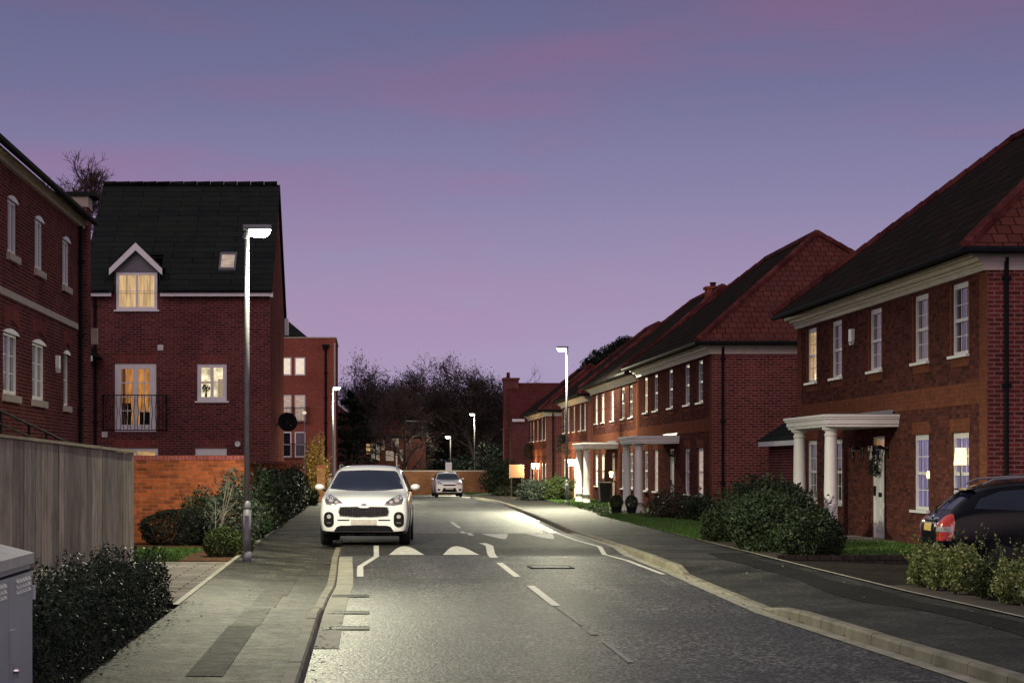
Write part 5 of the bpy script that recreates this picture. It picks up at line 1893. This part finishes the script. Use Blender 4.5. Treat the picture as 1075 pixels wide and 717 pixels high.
# ------------------------------------------------------------------ trees
def bare_tree(name, label, loc, h, spread, seed, trunk=.18, levels=4, kids=(7, 6, 5, 4), leafy=0, leaf='leaf_dead', group=None, cat='tree', up=.35, trunkfrac=.25, twr=.010, lean=0, reach=1):
    g = random.Random(seed)
    t = thing(name, label, cat, loc, 0, group)
    tk, cw = MB(), MB()
    tips = []

    def grow(p, d, L, r, lv):
        pts = [p]; rad = [r]
        q = p.copy(); dd = d.copy()
        n = 4 if lv < 2 else 3
        for i in range(n):
            dd = (dd + Vector((g.gauss(0, .16), g.gauss(0, .16), g.gauss(0, .08) + up * .16))).normalized()
            q = q + dd * L / n
            pts.append(q.copy()); rad.append(max(twr * .5, r * (1 - .6 * (i + 1) / n)))
        (tk if lv < 2 else cw).tube(pts, rad, 7 if lv == 0 else (5 if lv == 1 else 3))
        tips.append((pts[-1], lv))
        if lv >= levels:
            return
        for k in range(kids[lv]):
            f = g.uniform(trunkfrac if lv == 0 else .18, 1)
            i = min(n - 1, int(f * n)); b_ = pts[i].lerp(pts[i + 1], f * n - i)
            dr = (pts[i + 1] - pts[i]).normalized()
            a = g.uniform(0, 6.28)
            o1 = dr.orthogonal().normalized(); o2 = dr.cross(o1)
            ang = g.uniform(.45, 1.05)
            nd = (dr * math.cos(ang) + (o1 * math.cos(a) + o2 * math.sin(a)) * math.sin(ang) * spread).normalized()
            grow(b_, nd, L * g.uniform(.42, .68) * (reach * (1 - .25 * f) if lv == 0 else 1), max(twr, r * (1 - .6 * f) * .6), lv + 1)

    grow(Vector((0, 0, 0)), Vector((lean, 0, 1)).normalized(), h * .62, trunk, 0)
    tk.build('trunk', 'bark', t)
    cr_ = cw.build('crown', 'twig', t)
    if leafy:
        pts = []
        gg = np.random.default_rng(seed)
        cand = [p for p, lv in tips if lv >= levels - 1 and p.z > (3.4 if h > 6 else .8)]
        for k in range(leafy):
            p = cand[int(gg.integers(len(cand)))]
            pts.append(np.array(p) + gg.normal(size=3) * .22)
        put('leaves', leaf_mesh('leaves', pts, .09, leaf, seed, .35), t)
    return t


GTREE = 'dark trees beyond the end of the road'
bare_tree('bare_tree', 'broad dark bare tree directly above the front white car', (1.8, 166, -.5), 13.4, 1.15, 101, .26, 4, (13, 8, 7, 7), 10400, group=GTREE, twr=.017)
bare_tree('bare_tree', 'dark bare tree left of the centre gap between far trees', (3.6, 172, -.5), 12.6, 1.1, 102, .24, 4, (13, 8, 7, 7), 10400, group=GTREE, twr=.017)
bare_tree('bare_tree', 'rounded dark bare tree straight above the far white car', (7.4, 176, -.5), 12.2, 1.15, 103, .24, 4, (13, 8, 7, 7), 12000, group=GTREE, twr=.017)
bare_tree('bare_tree', 'tall bare tree with fine upright twigs left of the end house', (10.3, 172, -.5), 11.6, 1.0, 104, .22, 4, (13, 8, 7, 7), 3600, group=GTREE, twr=.016)
bare_tree('bare_tree', 'low dark bare tree crowding behind the far street lamp', (9.0, 166, -.5), 10.4, 1.2, 105, .2, 4, (12, 8, 7, 7), 13600, group=GTREE, twr=.017)
bare_tree('bare_tree', 'dark bare tree rising behind chimney of the end house', (13.2, 186, -.5), 9.8, 1.1, 106, .2, 4, (12, 8, 7, 7), 8800, group=GTREE, twr=.017)
bare_tree('bare_tree', 'small dark ivy covered tree left of the half timbered house', (-.2, 178, -.5), 10.6, 1.2, 107, .2, 4, (12, 8, 7, 7), 13600, group=GTREE, twr=.017)
bare_tree('bare_tree', 'pinkish bare tree between the two left brick houses', Vector((-15.0, 84, 0)), 21.8, .8, 108, .15, 4, (40, 9, 7, 5), 0, twr=.012, trunkfrac=.40, up=.5, reach=.27)
bare_tree('bare_tree', 'slender bare tree in front of the half timbered house', (2.75, 153.5, -.5), 9.4, 1.1, 110, .17, 4, (10, 8, 6, 5), 0, group=GTREE, twr=.016)
bare_tree('young_tree', 'thin pale barked young tree on grass before the end house', (8.6, 140, -.4), 3.6, .8, 109, .05, 3, (6, 5, 4), 500, twr=.010)


def conifer(name, label, loc, h, rad, seed, group=None, n=9000, leaf=.09, tiers=13, open_=.0, mat='leaf_conifer'):
    g = random.Random(seed)
    t = thing(name, label, 'tree', loc, 0, group)
    mb = MB(); mb.tube([(0, 0, 0), (0, 0, h * .5), (0, 0, h * .96)], [h * .02, h * .013, .02], 7); mb.build('trunk', 'bark', t)
    br = MB(); pts = []
    per = n // (tiers * 7)
    for i in range(tiers):
        f = i / (tiers - 1)
        z = h * (.18 + .80 * f)
        for k in range(7):
            L = rad * (1 - f) ** .5 * g.uniform(.65, 1.1) + .25
            a = g.uniform(0, 6.28)
            d = Vector((math.cos(a), math.sin(a), .12))
            p0 = Vector((0, 0, z + g.uniform(-.2, .2)))
            p1 = p0 + d * L * .6; p2 = p0 + d * L - Vector((0, 0, L * .10))
            br.tube([p0, p1, p2], [.035, .022, .01], 4)
            for j in range(per):
                q = g.random() ** .7
                c = (p0.lerp(p1, q * 1.6) if q < .6 else p1.lerp(p2, (q - .6) / .4))
                wv = .34 * L * (.25 + q * (1.15 - q))
                s_ = Vector((-d.y, d.x, 0))
                pts.append(c + s_ * g.uniform(-wv, wv) + Vector((0, 0, g.gauss(0, .10))))
    br.build('branches', 'bark', t)
    put('crown', leaf_mesh('crown', pts, leaf, mat, seed, .4, flat=.6), t)
    return t


conifer('cedar_tree', 'dark cedar with drooping layered branches right of brick block', (-1.2, 153.5, -.5), 7.7, 2.6, 121, GTREE, 9000, .12, 12)
def cloud_pine(name, label, base, blobs, Y, seed):
    t = thing(name, label, 'tree', base)
    g = random.Random(seed)
    top = max(at(x, y, Y).z for x, y, r in blobs)
    tk = MB(); tk.tube([(0, 0, 0), (.1, 0, (top - base[2]) * .55), (0, .1, (top - base[2]) * .92)], [.2, .15, .06], 7)
    pts = []
    for x, y, r in blobs:
        c = at(x, y, Y) - Vector(base); c.y += g.uniform(-.5, .5)
        tk.tube([(.05, 0, max(1, c.z - 1.2)), c], [.06, .03], 4)
        for k in range(int(1500 * r)):
            d = Vector((g.gauss(0, 1), g.gauss(0, 1), g.gauss(0, 1))).normalized() * r * g.uniform(.3, 1.12)
            d.z *= .62
            pts.append(c + d)
    tk.build('trunk', 'bark', t)
    put('crown', leaf_mesh('crown', pts, .10, 'leaf_conifer', seed, .3), t)
    return t


cloud_pine('pine_tree', 'taller dark pine crown showing above the roofs of the right row', (15.2, 121, -.3), [(650, 364, .6), (642, 369, .7), (656, 359, .55), (648, 379, 1.0), (660, 369, .9), (638, 380, .7)], 121, 122)
cloud_pine('pine_tree', 'shorter dark pine crown left of the taller one above right roofs', (14.0, 122, -.3), [(628, 374, .6), (622, 381, .65), (632, 383, .8), (616, 389, .55), (626, 393, 1.0)], 122, 123)
conifer('dark_conifer', 'dark conifer mass left of the end house wall', (9.6, 168, -.5), 6.8, 2.0, 124, GTREE, 7000, .13, 11)
conifer('dark_conifer', 'dark conifer behind brick wall right of half timbered house', (6.0, 168, -.5), 5.4, 2.1, 125, GTREE, 7000, .13, 11)
t = thing('far_hedge', 'low dark hedge line behind the end brick wall', 'hedge', (-8, 190, -.5), R(-90))
t.rotation_euler = (0, 0, R(-90))
put('foliage', leaf_mesh('foliage', hedge_pts(42000, 45, 2.4, lambda y: 5.2 + .8 * math.sin(y * .6), 14, .3), .19, 'leaf_conifer', 14, .45), t)
mb = MB()
for k in range(22):
    mb.tube([(0, 1 + 2 * k, 0), (rl.uniform(-.3, .3), 1 + 2 * k, 2.4)], [.07, .03], 5)
mb.build('stem', 'bark', t)


# ------------------------------------------------------------------ cars
SUV = [  # y, zb, ws, wm, zm, wb, zbelt, wt, zt
    (0.00, .36, .58, .68, .56, .64, .77, .50, .83),
    (.05, .26, .80, .86, .56, .82, .89, .68, .92),
    (.22, .22, .87, .92, .58, .89, .97, .76, .995),
    (.70, .22, .88, .925, .60, .885, .995, .72, 1.05),
    (1.12, .22, .88, .92, .60, .895, 1.03, .74, 1.095),
    (1.30, .22, .88, .92, .60, .895, 1.04, .76, 1.15),
    (1.98, .22, .88, .92, .60, .895, 1.06, .635, 1.55),
    (2.25, .22, .88, .92, .60, .895, 1.07, .645, 1.61),
    (3.00, .22, .88, .92, .60, .895, 1.08, .645, 1.625),
    (3.85, .24, .88, .92, .62, .88, 1.10, .62, 1.56),
    (4.18, .28, .86, .90, .64, .85, 1.08, .56, 1.34),
    (4.38, .32, .82, .86, .66, .80, 1.02, .62, 1.10),
    (4.47, .38, .72, .78, .68, .70, .92, .60, .98)]


def ring(st, k=1.0, kz=1.0):
    y, zb, ws, wm, zm, wb, zl, wt, zt = st
    half = [(0, zb), (ws * .55, zb), (ws * .95, zb + .01), (ws, zb + .07), (wm, zm), (wb, zl), (wb * .62 + wt * .38, zl + (zt - zl) * .42), (wt + .03, zt - (zt - zl) * .10 - .01), (wt * .86, zt - .005), (wt * .45, zt + .018), (0, zt + .022)]
    pts = [(x, z) for x, z in half] + [(-x, z) for x, z in reversed(half[1:-1])]
    return [(x * k, y, z * kz) for x, z in pts]


def car_body(name, kz=1.0, ky=1.0, table=SUV):
    mb = MB()
    rings = [[(x, y * ky, z) for x, y, z in ring(s, 1, kz)] for s in table]
    mb.tube_ring(rings)
    me = mb.mesh(name + '_cage', None)
    o = bpy.data.objects.new('cage', me)
    COL.objects.link(o)
    m = o.modifiers.new('s', 'SUBSURF'); m.levels = 3; m.render_levels = 3
    dg = bpy.context.evaluated_depsgraph_get()
    me2 = bpy.data.meshes.new_from_object(o.evaluated_get(dg))
    bpy.data.objects.remove(o)
    me2.name = name
    me2.polygons.foreach_set('use_smooth', [True] * len(me2.polygons))
    bv = BVHTree.FromPolygons([v.co for v in me2.vertices], [p.vertices for p in me2.polygons])
    return me2, bv


def decal(bv, outline, axis, off, thick=.012, res=.035):
    """patch lying on the body: outline in the plane seen along `axis` ('front','rear','left','right')"""
    bm = bmesh.new()
    vs = [bm.verts.new((a, b_, 0)) for a, b_ in outline]
    es = [bm.edges.new((vs[i], vs[(i + 1) % len(vs)])) for i in range(len(vs))]
    bmesh.ops.triangle_fill(bm, edges=es, use_beauty=True)
    for it in range(4):
        lg = [e for e in bm.edges if e.calc_length() > res * 1.6]
        if not lg:
            break
        bmesh.ops.subdivide_edges(bm, edges=lg, cuts=1, use_grid_fill=False)
        bmesh.ops.triangulate(bm, faces=bm.faces[:])
    d = {'front': Vector((0, 1, 0)), 'rear': Vector((0, -1, 0)), 'left': Vector((1, 0, 0)), 'right': Vector((-1, 0, 0)), }[axis]
    for v in bm.verts:
        a, b_ = v.co.x, v.co.y
        o = Vector((a, -5, b_)) if axis == 'front' else Vector((a, 9, b_)) if axis == 'rear' else Vector((-5, a, b_)) if axis == 'left' else Vector((5, a, b_))
        hit = bv.ray_cast(o, d)
        if hit[0] is None:
            nn = bv.find_nearest(o + d * (5 if axis in ('left', 'right') else 5.2))
            v.co = nn[0] + nn[1] * off if nn[0] else o + d * 5
        else:
            v.co = hit[0] - d * off
    bmesh.ops.recalc_face_normals(bm, faces=bm.faces[:])
    geom = bmesh.ops.extrude_face_region(bm, geom=bm.faces[:])
    for e in geom['geom']:
        if isinstance(e, bmesh.types.BMVert):
            e.co = e.co + d * thick
    me = bpy.data.meshes.new('patch')
    bm.to_mesh(me); bm.free()
    me.polygons.foreach_set('use_smooth', [False] * len(me.polygons))
    return me


def patch(parent, bv, name, outline, axis, off, mat, mirror=False, thick=.012, label=None):
    outs = [outline]
    if mirror:
        outs.append([(-a, b_) for a, b_ in reversed(outline)])
    res = []
    for k, o_ in enumerate(outs):
        me = decal(bv, o_, axis, off, thick)
        me.materials.append(MATS[mat])
        res.append(put(name, me, parent))
        if label: res[-1]['label'] = label
    return res


def rrect(x0, z0, x1, z1, r=.03, n=4):
    pts = []
    for cx_, cz_, a0 in ((x1 - r, z1 - r, 0), (x0 + r, z1 - r, 90), (x0 + r, z0 + r, 180), (x1 - r, z0 + r, 270)):
        for k in range(n + 1):
            a = R(a0 + 90 * k / n); pts.append((cx_ + r * math.cos(a), cz_ + r * math.sin(a)))
    return pts


def wheels(t, ys, xw, r, wd=.22, z0=0, rim='alloy'):
    key = ('wheel', r, wd)
    if key not in COLM:
        n = 28
        prof = [(r * .62, -wd / 2), (r * .93, -wd / 2), (r, -wd * .36), (r, wd * .36), (r * .93, wd / 2), (r * .62, wd / 2)]
        mb = MB(); mb.tube_ring([[(x, rr * math.cos(a), rr * math.sin(a)) for a in [2 * math.pi * k / n for k in range(n)]] for rr, x in prof]); tm = mb.mesh('tyre', 'tyre', True)
        mb = MB()
        mb.tube_ring([[(x, rr * math.cos(a), rr * math.sin(a)) for a in [2 * math.pi * k / n for k in range(n)]] for rr, x in ((r * .64, -wd * .45), (r * .64, wd * .45))], False)
        for k in range(5):
            a = 2 * math.pi * k / 5
            u = Vector((0, math.cos(a), math.sin(a))); v_ = Vector((0, -math.sin(a), math.cos(a)))
            mb.obox(u * r * .34 + Vector((wd * .38, 0, 0)), u * r * .31, v_ * r * .075, (wd * .07, 0, 0))
        mb.tube([(wd * .3, 0, 0), (wd * .5, 0, 0)], [r * .13] * 2, 12, True)
        COLM[key] = (tm, mb.mesh('rim', rim))
    tm, rm = COLM[key]
    for y in ys:
        for sx in (-1, 1):
            o = put('wheel', tm, t, (sx * xw, y, r + z0), R(180) if sx < 0 else 0)
            put('rim', rm, o)


def mirrors(t, y, x, z, mat):
    for sx in (-1, 1):
        mb = MB()
        c = Vector((sx * x, y, z))
        prof = [(-.075, .35), (-.05, .9), (0, 1), (.05, .95), (.08, .8)]
        mb.tube_ring([[c + Vector((math.cos(a) * .10 * k, dy, math.sin(a) * .066 * k + .01)) for a in [2 * math.pi * q / 14 for q in range(14)]] for dy, k in prof])
        o = mb.build('wing_mirror', mat, t, True)
        mb = MB(); mb.obox(c + Vector((-sx * .12, .0, -.06)), (.05, 0, 0), (0, .03, 0), (0, 0, .022)); mb.build('mirror_arm', 'black_plastic', o)


def arch_trim(t, bv, ys, r, xw, kz):
    for y in ys:
        for side, sx in (('left', -1), ('right', 1)):
            out = []
            for k in range(15):
                a = math.pi * k / 14
                out.append((y + math.cos(a) * (r + .09), max(.2, r + math.sin(a) * (r + .075))))
            me = decal(bv, out, side, .006, .02, .06)
            me.materials.append(MATS['black_plastic'])
            put('wheel_arch', me, t)


def suv_front(name, label, loc, rz, paint, ghost=False, kz=1.0, style=0, group=None):
    t = thing(name, label, 'car', loc, rz, group)
    me, bv = car_body('suv_body', kz)
    me.materials.append(MATS[paint])
    b_ = put('body', me, t)
    arch_trim(t, bv, (.90, 3.57), .345, .8, kz)
    patch(t, bv, 'windscreen', [(-.76, 1.150), (-.38, 1.115), (0, 1.105), (.38, 1.115), (.76, 1.150), (.725, 1.27), (.62, 1.48), (.56, 1.515), (0, 1.535), (-.56, 1.515), (-.62, 1.48), (-.725, 1.27)], 'front', .007, 'car_glass')
    if style == 0:
        hl = [(.405, .835), (.45, .90), (.56, .975), (.71, 1.04), (.775, 1.015), (.79, .93), (.76, .855), (.60, .82)]
        for o in patch(t, bv, 'headlight', hl, 'front', .012, 'lamp_housing', True):
            sx = 1 if sum(v.co.x for v in o.data.vertices) > 0 else -1
            for (cx_, cz_, r_) in ((.66, .935, .052), (.55, .895, .038)):
                m_ = decal(bv, [(sx * cx_ + r_ * math.cos(a), cz_ + r_ * .8 * math.sin(a)) for a in [2 * math.pi * q / 14 * sx for q in range(14)]], 'front', .02, .01)
                m_.materials.append(MATS['lamp_clear']); put('lens', m_, o)
        gr = [(-.50, .70), (-.47, .62), (-.12, .595), (0, .605), (.12, .595), (.47, .62), (.50, .70), (.47, .79), (.13, .80), (.07, .775), (-.07, .775), (-.13, .80), (-.47, .79)]
        o = patch(t, bv, 'grille_surround', [(a * 1.045, .70 + (z - .70) * 1.16) for a, z in gr], 'front', .008, 'grille_trim')[0]
        patch(o, bv, 'grille', gr, 'front', .016, 'black_plastic')
        mb = MB()
        for k in range(17):
            x = -.44 + .055 * k
            for j in range(4):
                z = .63 + .045 * j
                if .605 < z < .785 and not (abs(x) < .09 and z > .76):
                    h_ = bv.ray_cast(Vector((x, -5, z)), Vector((0, 1, 0)))
                    if h_[0]:
                        mb.box(x - .009, h_[0].y - .024, z - .009, x + .009, h_[0].y - .0165, z + .009)
        mb.build('grille_mesh', 'lamp_housing', o)
        for o in patch(t, bv, 'fog_lamp_pod', rrect(.60, .39, .805, .70, .095), 'front', .012, 'black_plastic', True):
            sx = 1 if sum(v.co.x for v in o.data.vertices) > 0 else -1
            m_ = decal(bv, [(sx * .70 + .042 * math.cos(a), .605 + .042 * math.sin(a)) for a in [2 * math.pi * q / 14 * sx for q in range(14)]], 'front', .022, .01)
            m_.materials.append(MATS['lamp_clear']); put('fog_lamp', m_, o)
            m_ = decal(bv, [(sx * a, z) for a, z in ([(.655, .47), (.745, .47), (.745, .49), (.655, .49)] if sx > 0 else [(.655, .49), (.745, .49), (.745, .47), (.655, .47)])], 'front', .022, .01)
            m_.materials.append(MATS['chrome']); put('trim', m_, o)
        patch(t, bv, 'bumper_slot', rrect(.29, .522, .53, .545, .008), 'front', .008, 'black_plastic', True)
        patch(t, bv, 'lower_grille', [(-.54, .40), (-.60, .31), (.60, .31), (.54, .40), (.46, .425), (-.46, .425)], 'front', .010, 'black_plastic')
        patch(t, bv, 'bumper_skirt', [(-.88, .325), (-.84, .215), (.84, .215), (.88, .325), (.60, .30), (-.60, .30)], 'front', .012, 'black_plastic')
        po = patch(t, bv, 'number_plate', rrect(-.26, .435, .26, .545, .012), 'front', .022, 'plate_white')[0]
        bo = patch(t, bv, 'badge', [(.065 * math.cos(a), .845 + .028 * math.sin(a)) for a in [2 * math.pi * q / 18 for q in range(18)]], 'front', .010, 'grille_trim')[0]
        patch(bo, bv, 'badge_field', [(.054 * math.cos(a), .845 + .020 * math.sin(a)) for a in [2 * math.pi * q / 18 for q in range(18)]], 'front', .016, 'lamp_housing')
        for sx in (-1, 1):
            mb = MB(); mb.tube([(sx * .60, 2.05, 1.56), (sx * .615, 2.3, 1.628), (sx * .62, 3.2, 1.64), (sx * .60, 3.8, 1.58)], [.014] * 4, 6, True); mb.build('roof_rail', 'galvanised', t)
        mb = MB(); mb.box(-.07, 1.86, 1.40, .07, 1.92, 1.455); mb.build('windscreen_sensor', 'black_plastic', t)
    else:
        hl = [(.42, .80), (.46, .90), (.62, .985), (.76, .99), (.78, .86), (.70, .79)]
        patch(t, bv, 'headlight', hl, 'front', .012, 'lamp_clear', True)
        patch(t, bv, 'grille', [(-.40, .74), (.40, .74), (.43, .83), (-.43, .83)], 'front', .010, 'black_plastic')
        o = patch(t, bv, 'lower_grille', [(-.52, .33), (.52, .33), (.48, .40), (.40, .60), (-.40, .60), (-.48, .40)], 'front', .010, 'black_plastic')[0]
        patch(t, bv, 'number_plate', rrect(-.26, .50, .26, .61, .012), 'front', .022, 'plate_white')
        patch(t, bv, 'fog_lamp_pod', rrect(.60, .42, .78, .54, .05), 'front', .010, 'black_plastic', True)
        patch(t, bv, 'bumper_skirt', [(-.88, .30), (-.84, .215), (.84, .215), (.88, .30)], 'front', .012, 'black_plastic')
        for sx in (-1, 1):
            mb = MB(); mb.tube([(sx * .60, 2.05, 1.56), (sx * .615, 2.3, 1.628), (sx * .62, 3.2, 1.64), (sx * .60, 3.8, 1.58)], [.014] * 4, 6, True); mb.build('roof_rail', 'galvanised', t)
    for nm, out in (('front_window', [(1.72, 1.14), (2.02, 1.40), (2.22, 1.49), (2.55, 1.51), (2.55, 1.13)]), ('rear_window', [(2.66, 1.13), (2.66, 1.51), (3.35, 1.50), (3.48, 1.16)]), ('quarter_window', [(3.58, 1.18), (3.46, 1.48), (3.72, 1.45), (3.95, 1.26), (3.95, 1.20)])):
        for s_ in ('left', 'right'):
            patch(t, bv, nm, [(a, z * kz) for a, z in out], s_, .006, 'car_glass')
    wheels(t, (.90, 3.57), .80, .345)
    mirrors(t, 1.62, 1.0, 1.17, paint)
    mb = MB(); mb.box(-.78, .45, .20, .78, 4.1, .34); mb.build('underbody', 'black_plastic', t)
    return t


# origin of each car is the ground below its front bumper
suv_front('parked_car', 'white SUV parked half on the left path, facing the camera', (-.06, 40.1, .062), R(-2.6), 'car_white')
suv_front('parked_car', 'small far white SUV parked by the kerb near end wall', (5.42, 131, -.40), R(2.0), 'car_white', style=1)
suv_front('parked_car', 'red car roof just showing behind the front white SUV', (-.02, 78, .0), R(0), 'car_red', style=1)

# black estate car on the drive, seen from behind its rear corner
ES = [(y, zb, ws, wm, zm, wb, zl, wt, zt) for (y, zb, ws, wm, zm, wb, zl, wt, zt) in SUV[:9]] + [
    (3.75, .24, .88, .92, .62, .885, 1.10, .58, 1.60), (4.10, .28, .87, .91, .64, .87, 1.09, .58, 1.47), (4.40, .30, .85, .89, .66, .84, 1.06, .64, 1.16), (4.55, .34, .82, .87, .66, .80, .98, .62, 1.03), (4.62, .42, .72, .78, .66, .70, .86, .56, .90)]
kz = .885
t = thing('parked_car', 'black estate car with red tail lamp parked on right driveway', 'car', (12.88, 29.1, .03), R(85))
me, bv = car_body('estate_body', kz, 1.0, ES)
me.materials.append(MATS['car_black'])
put('body', me, t)
sc_ = lambda o_: [(a, z * kz) for a, z in o_]
patch(t, bv, 'tailgate_window', sc_([(-.60, 1.16), (.60, 1.16), (.52, 1.42), (.46, 1.47), (-.46, 1.47), (-.52, 1.42)]), 'rear', .008, 'car_glass')
for nm, out in (('front_window', [(1.72, 1.14), (2.02, 1.40), (2.22, 1.49), (2.55, 1.51), (2.55, 1.13)]), ('rear_window', [(2.66, 1.13), (2.66, 1.51), (3.30, 1.50), (3.30, 1.13)]), ('quarter_window', [(3.40, 1.15), (3.40, 1.49), (3.72, 1.46), (4.02, 1.34), (4.12, 1.18)])):
    for s_ in ('left', 'right'):
        patch(t, bv, nm, sc_(out), s_, .006, 'car_glass')
for sx, s_ in ((1, 'right'), (-1, 'left')):
    o = patch(t, bv, 'tail_lamp', sc_([(sx * .60, .66), (sx * .61, .86), (sx * .66, 1.04), (sx * .72, 1.10), (sx * .80, 1.04), (sx * .86, .84), (sx * .84, .66)]), 'rear', .012, 'lamp_red')[0]
    patch(o, bv, 'lamp_wrap', sc_([(4.47, .66), (4.43, .76), (4.40, .95), (4.41, 1.09), (4.47, 1.07), (4.52, .92), (4.57, .66)]), s_, .012, 'lamp_red')
    patch(o, bv, 'reversing_lamp', sc_([(sx * .61, .80), (sx * .83, .80), (sx * .845, .89), (sx * .62, .89)]), 'rear', .020, 'lamp_clear')
    patch(o, bv, 'reversing_lamp_side', sc_([(4.44, .80), (4.425, .89), (4.52, .89), (4.54, .80)]), s_, .020, 'lamp_clear')
patch(t, bv, 'number_plate', sc_(rrect(-.26, .80, .26, .925, .012)), 'rear', .02, 'plate_yellow')
patch(t, bv, 'tailgate_trim', sc_(rrect(-.42, .955, .42, .985, .01)), 'rear', .014, 'black_plastic')
o = patch(t, bv, 'bumper', sc_([(-.84, .40), (.84, .40), (.84, .66), (-.84, .66)]), 'rear', .03, 'car_black')[0]
patch(t, bv, 'badge', sc_([(.05 * math.cos(a), 1.035 + .04 * math.sin(a)) for a in [2 * math.pi * q / 14 for q in range(14)]]), 'rear', .015, 'chrome')
for x0, x1 in ((.24, .40), (-.42, -.24)):
    patch(t, bv, 'model_trim', sc_(rrect(x0, 1.0, x1, 1.03, .008)), 'rear', .015, 'chrome')
for sx in (-1, 1):
    mb = MB(); mb.tube([(sx * .57, 2.1, 1.60 * kz), (sx * .59, 2.3, 1.685 * kz), (sx * .595, 3.3, 1.69 * kz), (sx * .59, 3.8, 1.65 * kz), (sx * .58, 3.95, 1.57 * kz)], [.018] * 5, 6, True); mb.build('roof_rail', 'galvanised', t)
mb = MB(); mb.tube([(.0, 4.47, 1.06 * kz), (.05, 4.50, 1.10 * kz), (.42, 4.42, 1.20 * kz)], [.014, .012, .008], 5, True); mb.build('rear_wiper', 'black_plastic', t)
mb = MB(); mb.prism([(-.55, 4.05, 1.505 * kz), (-.55, 4.22, 1.475 * kz), (-.55, 4.06, 1.475 * kz)], (1.1, 0, 0)); mb.build('spoiler', 'car_black', t)
arch_trim(t, bv, (.9, 3.62), .31, .8, kz)
wheels(t, (.90, 3.62), .80, .31)
mirrors(t, 1.62, 1.0, 1.10 * .95, 'car_black')
for s_ in ('left', 'right'):
    patch(t, bv, 'door_handle', sc_(rrect(2.35, .98, 2.52, 1.005, .01)), s_, .02, 'chrome')
mb = MB(); mb.box(-.78, .45, .18, .78, 4.2, .30); mb.build('underbody', 'black_plastic', t)
